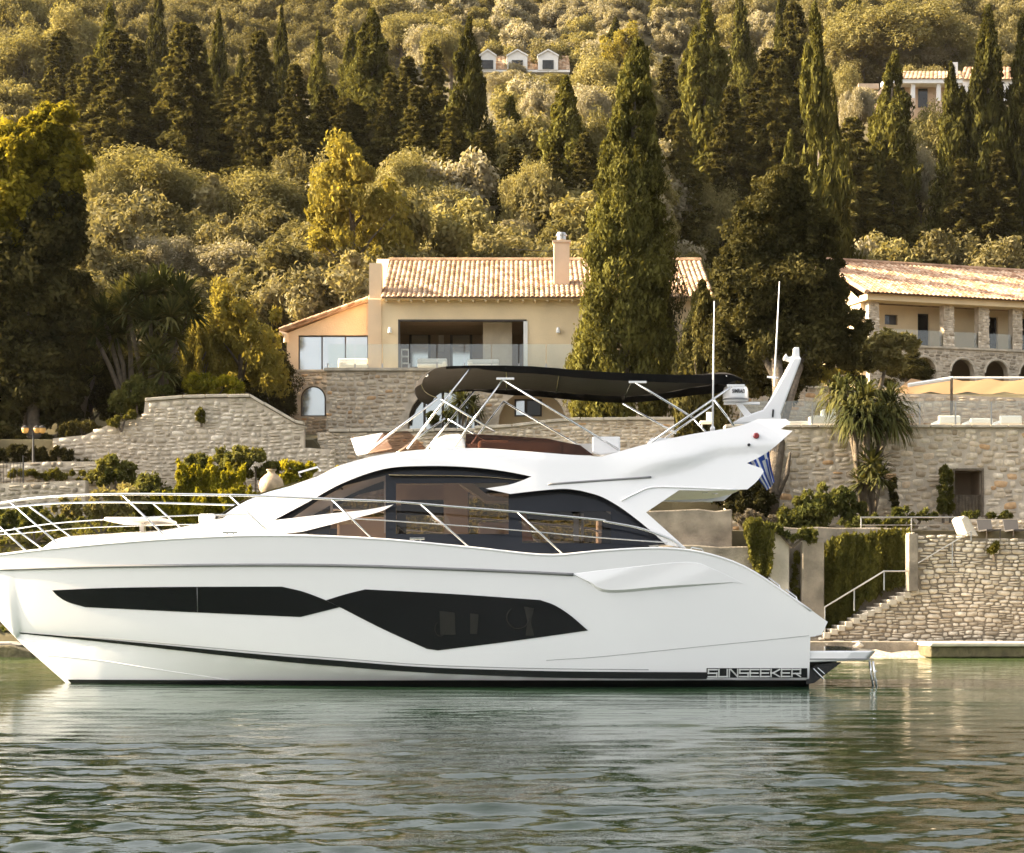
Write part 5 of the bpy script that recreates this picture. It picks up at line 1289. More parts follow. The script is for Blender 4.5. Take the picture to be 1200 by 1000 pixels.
def fir(H, R, nw, nl, rng):
    cs, rs, ax = [], [], []
    for k in range(nw):
        t = .06+.92*k/nw; nb = int(rng.integers(6,9)); L0 = R*(1-t)**.75*rng.uniform(.8,1.1)+.12
        for j in range(nb):
            a = 2*np.pi*(j+rng.uniform(0,.8))/nb; L_ = L0*rng.uniform(.6,1.12)
            for s_ in (.35,.7,1.0):
                cs.append([L_*s_*np.cos(a), L_*s_*np.sin(a), H*t - .16*L_*s_*s_ + rng.uniform(-.1,.1)]); w_ = max(.10, .24*L_*(1.15-.5*s_)); rs.append([w_, w_, w_*.5+.05])
    C, Nn = clumps(cs, rs, nl, rng, .5)
    o_ = unit(np.stack([C[:,0], C[:,1], -0.3+0*C[:,0]], 1))
    return C, unit(Nn+np.array([[0,0,.5]])), o_
def trunk_mesh(name, H, r0, limbs, rng, mat, spread=.5, fork=.35):
    b_ = MB(); n = 6
    pts = [(r0*.6*math.sin(i*1.3)*i/n, r0*.6*math.cos(i*1.7)*i/n, H*i/n) for i in range(n+1)]
    b_.tube(pts, [r0*(1.25-1.0*i/n)+.01 for i in range(n+1)], 8)
    for k in range(limbs):
        z = H*(fork+(1-fork)*.75*k/max(1,limbs)); a = k*2.4+rng.uniform(0,.6); L_ = H*spread*rng.uniform(.5,.9)*(1-.4*k/max(1,limbs))
        b_.tube([(0,0,z), (L_*.5*math.cos(a), L_*.5*math.sin(a), z+L_*.45), (L_*math.cos(a), L_*math.sin(a), z+L_*.8)], [r0*.55, r0*.35, r0*.1], 6)
    me = bpy.data.meshes.new(name); me.from_pydata(b_.v, [], b_.f); me.validate(); me.materials.append(mat)
    me.polygons.foreach_set('use_smooth', [True]*len(me.polygons))
    return me
PROTO = {}
def proto(kind, H, R, gen, mat, L, Wd, seed, trunk=(.16, 4), jit=.7, axis_w=0.0, **kw):
    rg = np.random.default_rng(seed)
    C, Nn, ax = gen(H, R, rng=rg, **kw)
    me = leaf_mesh('crown', C, Nn, L, Wd, M[mat], rg, jit, ax, axis_w)
    tm = trunk_mesh('trunk', H*.82, trunk[0], trunk[1], rg, M['bark'])
    PROTO.setdefault(kind, []).append((me, tm, H, R))
for s_, bu_, ln_ in ((1,.8,0),(2,1.5,.02),(3,2.1,-.025),(4,1.1,.015),(51,1.8,-.01)): proto('cypress', 14, 1.75, cypress, 'leaf_cypress', .20, .07, s_, (.2,0), .55, .75, nc=230+14*(s_ % 5), nl=110, bulge=bu_, lean=ln_)
for s_ in (5,6): proto('fir', 13, 3.0, fir, 'leaf_fir', .20, .07, s_, (.2,0), .6, .6, nw=26, nl=48)
for s_ in (7,8,9): proto('olive', 5.5, 3.0, cloud, 'leaf_olive', .125, .045, s_, (.22,6), .55, nc=66, nl=430)
for s_ in (10,11): proto('silver', 5.0, 2.8, cloud, 'leaf_silver', .12, .038, s_, (.2,6), .55, nc=70, nl=450, cr=.27)
for s_ in (12,13): proto('gold', 7.5, 3.0, cloud, 'leaf_gold', .14, .07, s_, (.18,6), .8, nc=66, nl=200, base=.12, cr=.19)
for s_ in (14,15): proto('dark', 9, 3.2, cloud, 'leaf_dark', .14, .06, s_, (.25,5), .55, nc=90, nl=380, base=.12, cr=.26)
proto('oval', 7, 2.0, cypress, 'leaf_fir', .14, .055, 31, (.16,3), .6, .4, nc=190, nl=130)
TN = {'cypress':('cypress_tree','cypress'), 'fir':('fir_tree','fir tree'), 'olive':('olive_tree','olive tree'), 'silver':('olive_tree','olive tree'), 'gold':('broadleaf_tree','tree'), 'dark':('evergreen_tree','evergreen tree'), 'oval':('evergreen_tree','evergreen tree')}
rt = random.Random(77); cntk = {}
def ground_y(px, py):
    Y = 66.0
    while Y < 345:
        if terrain_z(PX(px,Y), Y) >= PZ(py, Y): return Y
        Y += .5
    return 345.0
def tree(kind, px, ytop, ybase, w, label, group=None, Y=None):
    Y = Y or ground_y(px, ybase); x = PX(px, Y); z = terrain_z(x, Y)-.25
    H = PZ(ytop, Y)-z
    i = cntk.get(kind, 0); cntk[kind] = i+1
    me, tm, h0, r0 = PROTO[kind][i % len(PROTO[kind])]
    r_ = w/2*Y/FPX*{'fir':1.3,'cypress':1.22}.get(kind, 1.0)*rt.uniform(.86,1.14)
    nm, ct = TN[kind]
    t = bpy.data.objects.new(nm, None); COL.objects.link(t); t.location = (x, Y, z)
    t.scale = (r_/r0, r_/r0, H/h0); t.rotation_euler = (rt.gauss(0,.022), rt.gauss(0,.022), rt.uniform(0, 6.28)); tag(t, label, ct, group)
    for n_, m_ in (('crown', me), ('trunk', tm)):
        o = bpy.data.objects.new(n_, m_); COL.objects.link(o); o.parent = t
    return t
GC, GF, GO = 'cypresses on the hillside', 'firs on the hillside', 'olive trees on the hillside'
for a in [
 (126,6,205,46,'stout dark cypress at the left end of the upper grove, behind the yellow topped broadleaf'),
 (186,-12,140,30,'thin cypress cut by the top edge, between the stout cypress and the clipped pair'),
 (240,50,165,24,'short thin cypress of the upper grove, left half of a close pair'),
 (258,12,170,28,'tall thin cypress of the upper grove, right half of a close pair'),
 (281,58,175,20,'small thin cypress just right of the close pair in the upper grove'),
 (331,8,150,24,'pencil thin cypress above the dark firs, with its tip near the top edge'),
 (376,36,165,26,'slim cypress left of the leaning twin cypresses over the gold tree'),
 (414,30,170,32,'dark cypress, left of the twin pair above the golden tree'),
 (437,10,190,50,'broad skirted cypress, right of the twin pair above the golden tree'),
 (548,22,262,56,'tall shaggy cypress directly left of the white dormer house'),
 (560,60,200,26,'narrow dark cypress hugging the right flank of the shaggy cypress by the dormer house'),
 (592,112,215,30,'short young cypress standing below the dormer house'),
 (606,125,215,22,'smallest young cypress below the dormer house, right of the other'),
 (664,92,285,58,'dark cypress rising behind the villa chimney'),
 (812,30,290,58,'dark cypress immediately right of the giant cypress by the villa'),
 (826,6,310,78,'tall dense cypress, front one of the cluster right of the giant cypress'),
 (838,-18,240,30,'slender cypress whose tip leaves the top edge above the dense cluster'),
 (873,-14,180,34,'dark cypress cut by the top edge, left of the two big firs'),
 (914,-22,170,26,'slender cypress behind the big firs, cut by the top edge'),
 (968,10,260,56,'dark straight cypress standing right of the big firs'),
 (990,110,240,30,'low dark cypress between the straight one and the pointed one'),
 (1033,60,300,68,'pointed dark cypress left of the pink hill house'),
 (1128,74,330,54,'left half of the tall paired cypresses above the arcaded house'),
 (1157,8,330,62,'right and taller half of the paired cypresses above the arcaded house'),
 (1196,18,330,56,'tall cypress cut by the right edge of the photo above the arcaded house'),
 (940,200,430,44,'cypress hidden behind the roundish dark evergreen, beside the arcaded house'), (915,150,430,40,'cypress behind the left part of the roundish dark evergreen'),
 (1000,-10,60,26,'dark cypress at the top edge above the pointed cypress'),
 (720,20,90,26,'faint cypress near the top edge behind the giant cypress'),
]: tree('cypress', *a, group=GC, Y={968:107, 990:108, 940:101, 915:103.6}.get(a[0]))
for a in [
 (165,40,215,66,'broad dark fir in the upper left grove next to the stout cypress'),
 (214,20,215,76,'sunlit topped fir between the thin cypresses of the upper left grove'),
 (272,85,225,70,'shaded fir under the close cypress pair'),
 (308,60,225,76,'ragged fir in the middle of the upper left grove'),
 (95,70,200,60,'dim fir behind the crown of the yellow topped broadleaf'),
 (352,130,240,70,'fir at the right end of the dark grove, above the gold tree'),
 (388,95,220,60,'ragged fir right behind the gold tree'),
 (480,62,215,64,'dark fir right of the broad skirted cypress'),
 (510,48,215,56,'dark fir between broad skirted and shaggy cypress'),
 (632,170,285,70,'brownish fir left of the cypress behind the chimney'),
 (780,60,200,54,'fir half hidden behind the giant cypress'),
 (896,50,265,92,'large sunlit fir, left of the two big ones above the dark evergreen'),
 (936,-10,262,84,'tallest sunlit fir, right of the two big ones above the dark evergreen'),
 (876,150,300,70,'drooping fir just above the roundish dark evergreen'),
 (150,112,222,70,'low broad fir at the left foot of the upper grove'), (190,128,224,74,'low dark fir in the lower left of the upper grove'),
 (236,118,226,70,'low dark fir in the centre foot of the upper grove'), (292,128,228,72,'low dark fir above the sunlit olives, right of centre in the grove'), (330,118,232,70,'low fir at the right foot of the upper grove'), (420,120,214,70,'dark fir under the broad skirted cypress'),
 (75,30,190,64,'tall dim fir at the far left of the upper grove, above the yellow topped broadleaf'), (105,60,232,70,'tall dark fir directly left of the stout cypress'), (142,25,235,74,'tall dark fir hiding the right side of the stout cypress'),
 (232,22,238,76,'tall dark fir right behind the close cypress pair'), (300,30,238,70,'tall dark fir under the pencil thin cypress'), (350,70,246,72,'tall ragged fir right of the pencil thin cypress'),
 (402,110,236,66,'dark fir under the twin cypresses'), (455,80,236,66,'dark fir in the hollow right of the broad skirted cypress'), (495,95,258,74,'tall dark fir left of the shaggy cypress'), (532,120,276,70,'fir around the foot of the shaggy cypress'), (568,150,270,60,'fir at the right foot of the shaggy cypress'),
 (650,175,300,70,'dark fir close behind the villa chimney'), (686,150,300,64,'dark fir wedged between the chimney cypress and the giant cypress'), (600,170,280,56,'small fir under the young cypresses'),
 (798,120,330,70,'dark fir at the right flank of the giant cypress'), (850,90,330,76,'dark fir behind the top of the roundish evergreen, left of centre'), (915,60,320,90,'tall fir filling the gap between the two big sunlit firs'), (955,70,330,80,'dark fir behind the straight cypress'), (1000,130,340,80,'dark fir right of the straight cypress, over the arcaded house roof'), (1048,180,340,70,'dark fir right of the pointed cypress'), (1128,180,340,60,'dark fir under the paired cypresses'), (1170,170,340,64,'dark fir right under the taller paired cypress'),
 (1180,120,320,60,'dim fir between the paired cypresses and the right edge'),
]: tree('fir', *a, group=GF)
for a in [
 ('olive',190,188,290,132,'wide sunlit olive tree with a domed crown under the dark grove'),
 ('olive',118,200,300,80,'greyish olive tree left of the wide domed olive'),
 ('olive',308,212,300,110,'sunlit olive tree right of the wide domed olive'),
 ('silver',186,283,352,84,'silver olive tree above the palm cluster'),
 ('silver',274,290,356,118,'large silver olive tree, middle one of the three silver olives in front'),
 ('silver',356,302,374,98,'silver olive tree touching the villa wing'),
 ('olive',240,262,318,70,'small olive tree squeezed between silver olives and the domed olive'),
 ('olive',478,196,300,90,'olive tree right behind the golden tree'),
 ('olive',522,228,306,96,'olive tree above the middle of the villa roof'),
 ('silver',602,262,310,84,'pale olive tree just left of the villa chimney'),
 ('olive',470,240,308,80,'olive tree above the left end of the villa roof'),
 ('silver',632,112,170,66,'pale round olive tree under the dormer house'),
 ('olive',600,140,200,64,'olive tree beside the young cypresses below the dormer house'),
 ('olive',700,78,150,70,'olive tree between the dormer house and the giant cypress'),
 ('silver',600,88,118,60,'low silvery olive right under the dormer house gutter'),
 ('olive',645,90,122,60,'low olive bush under the right end of the dormer house gutter'),
 ('silver',690,110,190,56,'greyish olive tree touching the left flank of the giant cypress'),
 ('silver',1078,180,290,70,'pale olive tree below the pink hill house'),
 ('silver',1086,285,322,38,'tiny pale olive tree peeping over the arcaded house roof'),
 ('olive',1010,20,100,110,'round olive tree at the upper right, left of the pink house roof'),
 ('olive',1065,12,95,110,'large olive tree above the pink hill house'),
 ('silver',1070,62,92,90,'silvery olive tree right behind the roof of the pink house'),
 ('olive',1105,30,95,70,'olive tree left of the taller paired cypress, over the pink house chimney'),
 ('olive',1090,140,260,80,'shaded olive tree on the slope under the pink house'),
 ('olive',845,225,330,70,'tan leaved olive tree left of the roundish dark evergreen'),
 ('olive',528,40,112,60,'small olive tree just left of the dormer house, beside the shaggy cypress'), ('silver',505,36,100,56,'greyish olive tree two crowns left of the dormer house'), ('olive',470,24,80,60,'hazy olive tree over the broad skirted cypress'),
 ('olive',985,86,150,56,'olive tree left of the little pink terrace wall by the pink hill house'), ('silver',1008,106,170,50,'pale olive tree below the little pink terrace wall'),
 ('olive',30,40,130,110,'hazy olive tree in the top left corner area above the broadleaf'),
 ('olive',85,20,120,90,'hazy olive tree left of the stout cypress near the top edge'),
 ('olive',25,-5,70,80,'hazy olive tree at the very top left corner'),
 ('olive',620,200,300,60,'olive tree in the gap left of the brownish fir'),
 ('olive',700,150,280,70,'dim olive tree at the left foot of the giant cypress'),
]: tree(*a, group=GO)
tree('gold', 412,172,360,150,'golden broadleaf tree behind the left end of the villa roof', Y=97)
tree('dark', -112,265,548,150,'tall evergreen just outside the left edge that shades the lantern and the palms', Y=73)
tree('dark', -200,235,548,150,'tall evergreen well outside the left edge', Y=76)
tree('gold', 60,330,470,90,'dim yellowish broadleaf low behind the lantern trees', Y=78)
tree('gold', 283,338,480,100,'bushy yellow green tree between the palms and the villa wing', Y=73.0)
tree('gold', 236,352,480,70,'smaller bushy green tree right behind the palms', Y=72.5)
tree('gold', 730,30,110,60,'bright green tree top at the upper left of the giant cypress')
tree('dark', 98,330,480,90,'dark evergreen under the yellow topped broadleaf, left of the palms', Y=74)
tree('dark', 0,330,545,110,'dark evergreen at the left edge behind the twin lantern', Y=70)
tree('dark', 152,410,505,80,'low dark evergreen mass at the foot of the palms', Y=71)
tree('dark', 300,400,478,80,'shaded evergreen left of the villa wing', Y=76)
for a in [
 (30,430,548,90,'dark understory bush behind the twin lantern'), (70,440,545,80,'dark understory bush above the low wall, right of the lantern trunk'),
 (110,430,515,70,'dark understory bush under the leaning yucca'), (150,436,500,70,'dark understory bush between the yucca trunks'),
 (215,430,482,70,'dark understory bush above the highest stretch of the garden wall'), (255,440,480,64,'dark understory bush below the bushy yellow green tree'),
 (322,430,480,56,'dark understory bush hard against the stone base of the villa wing'), (-10,420,550,80,'dark understory bush at the very left edge')]:
    tree('dark', *a, group='dark bushes under the left trees', Y=75.5 if a[0] > 120 else 72)
tree('oval', 818,330,505,70,'dark leafy evergreen at the right foot of the giant cypress', Y=68.5)
tree('dark', 760,300,480,80,'dark evergreen mass behind the giant cypress', Y=74.5)
tree('dark', 1062,415,460,60,'dark bush in front of the stone arcade', Y=93)

# --- far slope: scrub that reads as one mass, copies of a few bushes spread over the hill by geometry nodes
rg = np.random.default_rng(21)
SB = []
for k, (mt, cr_) in enumerate((('leaf_scrub',.30),('leaf_scrub',.27),('leaf_olive',.30),('leaf_silver',.28),('leaf_scrub',.33))):
    C, Nn, _ = cloud(2.9, 2.0, 34, 190, rg, base=.02, cr=cr_)
    me = leaf_mesh('scrub_bush', C, Nn, .125, .052, M[mt], rg, .55)
    SB.append(bpy.data.objects.new('scrub_bush', me))          # never linked to the scene: only a source
pts, scl, idxs, rots = [], [], [], []
Y = 92.0
while Y < 345:
    sp = 3.5 + Y*.0018; x = -.34*Y-8
    while x < .34*Y+8:
        X_, Y_ = x+rg.uniform(-1.6,1.6), Y+rg.uniform(-1.6,1.6); x += sp
        w_ = rg.uniform(.75, 1.65); h_ = w_*rg.uniform(.85,1.25); zg = terrain_z(X_, Y_)
        px = 600+X_*FPX/Y_; py = HORIZON-(zg+h_*2.9-EYE)*FPX/Y_; wp = w_*2*FPX/Y_
        if any(a-wp < px < c+wp and py < lim and Y_ < yy for a, c, lim, yy in ((558,672,87,236),(1034,1128,138,224),(1126,1210,94,230),(980,1034,104,222))): continue
        if Y_ < 116 and px > 700: continue
        pg = HORIZON-(zg-EYE)*FPX/Y_
        if any(a < px < c and y0 < pg < y1 for a, c, y0, y1 in ((55,368,105,246),(368,450,120,225),(455,585,70,262),(620,700,160,300),(775,1062,110,340),(1105,1215,110,340))): continue
        pts.append((X_, Y_, zg-.2)); scl.append((w_, w_, h_)); rots.append(rg.uniform(0, 6.28))
        big = math.sin(X_*.06+1)+math.sin(Y_*.05+X_*.03)+rg.normal()*.8
        idxs.append(3 if big > 1.3 else 2 if big > .3 else int(rg.choice([0,1,4])))
    Y += sp
me = bpy.data.meshes.new('hillside_scrub'); me.from_pydata(pts, [], [])
for nm, ty, dat in (('bush_scale','FLOAT_VECTOR',np.array(scl,np.float32).ravel()),('bush_turn','FLOAT',np.array(rots,np.float32)),('bush_pick','INT',np.array(idxs,np.int32))):
    at_ = me.attributes.new(nm, ty, 'POINT'); at_.data.foreach_set('vector' if ty == 'FLOAT_VECTOR' else 'value', dat)
so_ = tag(link(bpy.data.objects.new('hillside_scrub', me)), 'mixed olive scrub covering the hillside behind the houses', 'scrub', kind='stuff')
ng = bpy.data.node_groups.new('scrub spread', 'GeometryNodeTree')
ng.interface.new_socket('Geometry', in_out='INPUT', socket_type='NodeSocketGeometry'); ng.interface.new_socket('Geometry', in_out='OUTPUT', socket_type='NodeSocketGeometry')
gi, go = ng.nodes.new('NodeGroupInput'), ng.nodes.new('NodeGroupOutput')
ip = ng.nodes.new('GeometryNodeInstanceOnPoints'); jn = ng.nodes.new('GeometryNodeJoinGeometry')
for ob in reversed(SB):
    oi = ng.nodes.new('GeometryNodeObjectInfo'); oi.inputs['Object'].default_value = ob; oi.inputs['As Instance'].default_value = True
    ng.links.new(oi.outputs['Geometry'], jn.inputs[0])
def attr(nm, ty):
    a = ng.nodes.new('GeometryNodeInputNamedAttribute'); a.data_type = ty; a.inputs['Name'].default_value = nm; return [s_ for s_ in a.outputs if s_.enabled and s_.name == 'Attribute'][0]
cx = ng.nodes.new('ShaderNodeCombineXYZ'); ng.links.new(attr('bush_turn','FLOAT'), cx.inputs['Z'])
ng.links.new(gi.outputs[0], ip.inputs['Points']); ng.links.new(jn.outputs[0], ip.inputs['Instance']); ip.inputs['Pick Instance'].default_value = True
ng.links.new(attr('bush_pick','INT'), ip.inputs['Instance Index']); ng.links.new(attr('bush_scale','FLOAT_VECTOR'), ip.inputs['Scale']); ng.links.new(cx.outputs[0], ip.inputs['Rotation'])
ng.links.new(ip.outputs[0], go.inputs[0])
so_.modifiers.new('spread', 'NODES').node_group = ng

# --- trees standing close to the water
def near_tree(name, label, cat, px, ybase, Y, parts_, trunk=None):
    t = thing(name, label, cat, P(px, ybase, Y))
    for me, o_ in parts_:
        ob = link(bpy.data.objects.new(me.name, me), t); 
        ob.matrix_parent_inverse = Matrix()
    if trunk: trunk.build('trunk', M['bark'], t, smooth=True)
    return t
rg = np.random.default_rng(3)
# giant cypress by the villa
H_ = (512-52)*70.0/FPX
def big_env(t): return np.interp(t, [0,.05,.16,.30,.45,.60,.75,.88,.96,1.0], [.75,.95,1.0,.93,.80,.66,.50,.36,.22,.05])
nc = 560; tt = rg.uniform(0,1,nc)*.985+.01; aa = rg.uniform(0,2*np.pi,nc)
e_ = 2.02*big_env(tt)*(1+.10*np.sin(aa*4+tt*14)+.08*np.sin(aa*2-tt*23)); q_ = e_*rg.uniform(.50,.90,nc)
cent = np.stack([q_*np.cos(aa)+.62*tt**1.1+.05, q_*np.sin(aa), tt*H_], 1); rw = np.maximum(.16, .21*e_)*rg.uniform(.65,1.25,nc)
C, Nn = clumps(cent, np.stack([rw,rw,rw*1.6],1), 190, rg, .62); ao = unit(np.stack([C[:,0]-.4, C[:,1], 0*C[:,0]],1))
me = leaf_mesh('crown', C, unit(Nn+.4*ao), .105, .04, M['leaf_cypress'], rg, .6, unit(np.array([[0,0,1.0]])+.3*ao), .6)
tk = MB(); b0 = P(726,514,70.0); tk.tube([b0-Vector((0,0,.6)), b0+Vector((.1,0,3)), b0+Vector((.4,0,8)), b0+Vector((.6,0,H_*.93))], [.34,.26,.16,.03], 10)
near_tree('cypress_tree', 'giant lone cypress in front of the right end of the villa, behind the bimini', 'cypress', 726, 512, 70.0, [(me, None)], tk)
# roundish dark evergreen
def lobes(spec, Y, ybase, px0, nl, rg, dens_=26):
    """spec: (px, py, rx px, rz px) ellipse lobes -> clump points relative to the tree base"""
    base = P(px0, ybase, Y); cs, rs = [], []
    for (a, c, rx, rz_) in spec:
        n = int(dens_*(rx*rz_)/900)+6; d_ = unit(rg.normal(size=(n,3)))
        m_ = Y/FPX; q = rg.uniform(.45,.9,(n,1))
        ct = P(a, c, Y)-base
        cs.append(np.array(ct)+d_*q*np.array([rx*m_, min(rx,rz_)*m_*.95, rz_*m_])); w_ = .30*min(rx,rz_)*m_*rg.uniform(.6,1.15,n); rs.append(np.stack([w_,w_,w_*.95],1))
    return clumps(np.concatenate(cs), np.concatenate(rs), nl, rg, .6)
C, Nn = lobes([(918,228,38,40),(890,275,42,48),(948,268,34,40),(878,340,46,52),(938,340,50,50),(972,300,20,24),(868,405,44,46),(925,410,54,46),(975,400,34,40),(862,310,24,34),(1008,430,22,20),(905,452,40,24),(975,350,24,30),(998,388,24,28)], 67.0, 604, 908, 190, rg)
me = leaf_mesh('crown', C, unit(Nn+np.array([[0,0,.2]])), .095, .04, M['leaf_dark'], rg, .75)
tk = MB(); bp0 = P(908,606,63.9+2.5)
tk.tube([P(900,612,62.6), P(906,560,62.6), P(914,510,63.2), P(912,450,65.5), P(905,380,67), P(920,260,67)], [.36,.27,.23,.22,.18,.04], 10)
for p_ in ([P(914,510,63.2), P(935,440,66), P(965,360,67)], [P(912,450,65.5), P(880,390,67), P(868,330,67)], [P(906,590,62.5), P(922,555,62.5), P(926,530,62.7)], [P(897,610,62.5), P(888,580,62.5), P(880,560,62.6)]): tk.tube(p_, [.14,.10,.03], 7)
near_tree('evergreen_tree', 'big roundish dark evergreen rising behind the radar mast', 'evergreen tree', 908, 604, 67.0, [(me, None)], tk)
C, Nn = lobes([(1040,412,34,24),(1062,402,18,14),(1018,420,20,18)], 70.5, 500, 1035, 90, rg, 30)
me = leaf_mesh('crown', C, unit(Nn+np.array([[0,0,.25]])), .13, .05, M['leaf_olive'], rg, .75)
tk = MB(); tk.tube([P(1035,500,70.5), P(1030,460,70.5), P(1042,415,70.5)], [.12,.10,.03], 8)
near_tree('olive_tree', 'sunlit round topped olive tree in front of the stone columns of the arcaded house', 'olive tree', 1035, 500, 70.5, [(me, None)], tk)
C, Nn = lobes([(950,436,14,12),(972,440,16,12),(995,438,14,14)], 71.5, 490, 972, 60, rg, 40)
me = leaf_mesh('crown', C, Nn, .13, .08, M['leaf_gold'], rg, .8)
near_tree('flowering_shrub', 'orange and yellow flowering shrub glowing under the dark evergreen crown', 'shrub', 972, 490, 71.5, [(me, None)], MB().tube([P(972,492,71.5), P(972,440,71.5)], [.06,.02], 6))
# broadleaf, left edge: sunlit top and shaded bottom put into the leaf colours
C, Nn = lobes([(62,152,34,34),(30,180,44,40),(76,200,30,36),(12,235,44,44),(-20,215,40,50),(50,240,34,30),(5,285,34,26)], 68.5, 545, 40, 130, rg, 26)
me = leaf_mesh('sunlit_tint_crown', C, unit(Nn+np.array([[0,0,.3]])), .13, .065, M['leaf_magnolia_sunlit'], rg, .6)
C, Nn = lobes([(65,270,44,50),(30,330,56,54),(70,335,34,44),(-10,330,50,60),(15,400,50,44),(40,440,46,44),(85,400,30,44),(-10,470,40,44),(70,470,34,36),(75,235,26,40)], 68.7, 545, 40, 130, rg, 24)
me2 = leaf_mesh('shade_tint_crown', C, unit(Nn+np.array([[0,0,.3]])), .13, .06, M['leaf_dark'], rg, .7)
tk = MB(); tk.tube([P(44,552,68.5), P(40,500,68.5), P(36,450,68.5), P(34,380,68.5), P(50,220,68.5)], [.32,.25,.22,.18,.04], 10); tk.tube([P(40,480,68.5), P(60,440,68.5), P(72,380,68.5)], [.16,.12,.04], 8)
near_tree('broadleaf_tree', 'big yellow topped broadleaf tree filling the left edge, sunlight coloured into its top', 'tree', 40, 545, 68.5, [(me, None), (me2, None)], tk)

# --- yuccas and palms
def blades(head, r_, n, rg, mat_dir=None, droop=.5, up=.2, w_=.045):
    vs, fs = [], []
    for k in range(n):
        z = rg.uniform(-.75, 1.0); a = rg.uniform(0, 2*np.pi); q = math.sqrt(max(0, 1-z*z))
        d_ = Vector((q*math.cos(a), q*math.sin(a), z+up)).normalized(); s_ = d_.cross(Vector((0,0,1)))
        s_ = s_.normalized() if s_.length > .05 else Vector((1,0,0)); L_ = r_*rg.uniform(.7,1.1)
        p0 = head+d_*.08; p1 = head+d_*L_*.5; p2 = head+d_*L_*.82+Vector((0,0,-droop*L_*.10)); p3 = head+d_*L_+Vector((0,0,-droop*L_*.30))
        n0 = len(vs)
        vs += [p0-s_*w_*.6, p0+s_*w_*.6, p1-s_*w_, p1+s_*w_, p2-s_*w_*.7, p2+s_*w_*.7, p3]
        fs += [(n0,n0+1,n0+3,n0+2),(n0+2,n0+3,n0+5,n0+4),(n0+4,n0+5,n0+6)]
    return vs, fs
def yucca(label, px, ybase, Y, heads, rad, n=150, name='yucca_tree', cat='yucca', droop=.5, group=None, mat='leaf_yucca', rb=.10):
    t = thing(name, label, cat, P(px, ybase, Y), group)
    tk = MB(); bpnt = P(px, ybase, Y)
    for (a, c, dy_, rs_) in heads:
        hd = P(a, c, Y+dy_); mid = bpnt.lerp(hd, .5)+Vector((rg.uniform(-.12,.12), 0, .15))
        tk.tube([bpnt+Vector((rg.uniform(-.15,.15),0,-.3)), mid, hd], [rb*1.2, rb*.85, rb*.7], 8)
    tk.build('trunk', M['bark_pale'], t, smooth=True)
    for (a, c, dy_, rs_) in heads:
        b_ = MB(); vs, fs = blades(P(a, c, Y+dy_), rad*rs_, n, rg, droop=droop); b_.add(vs, fs); b_.build('leaf_rosette', M[mat], t)
    return t
GP = 'palm like yuccas above the garden wall'
yucca('multi headed yucca at the left of the palm cluster, with a leaning pale trunk', 152, 474, 69.5, [(122,372,0,1),(146,352,.6,1.05),(110,392,-.4,.8),(134,392,.2,1.0)], 1.15, n=210, group=GP)
yucca('tallest yucca in the palm cluster, crowned by several sunlit heads', 178, 474, 69.2, [(168,345,0,1.1),(190,340,.5,1.1),(212,350,.2,1.1),(150,366,-.3,1),(200,372,-.5,1.0),(222,366,.1,1.0),(176,376,-.6,1.0)], 1.15, n=210, group=GP)
yucca('low yucca in the palm cluster with its head hanging halfway down', 190, 476, 68.6, [(180,416,0,1.0),(206,396,.3,.9),(192,436,-.3,.9)], 1.05, n=200, group=GP)
yucca('dim yucca in deep shade left of the palm cluster', 96, 505, 70.5, [(92,418,0,1),(112,440,.3,.8)], 0.95, n=110, group=GP)
yucca('shaggy yucca with a drooping crown in front of the pool terrace glass', 1016, 604, 62.2, [(1012,470,0,1.15),(986,462,.3,1.0),(1040,476,.2,1.15),(1018,492,-.5,1.05),(1046,492,-.2,.9),(1000,486,-.4,1.0)], 1.05, n=190, droop=1.5)
yucca('small bright yucca below the shaggy yucca, against the tall stone wall', 1022, 602, 62.0, [(1021,545,0,1.0),(1030,560,-.2,.8),(1012,566,.1,.85)], 0.92, n=170, rb=.06)

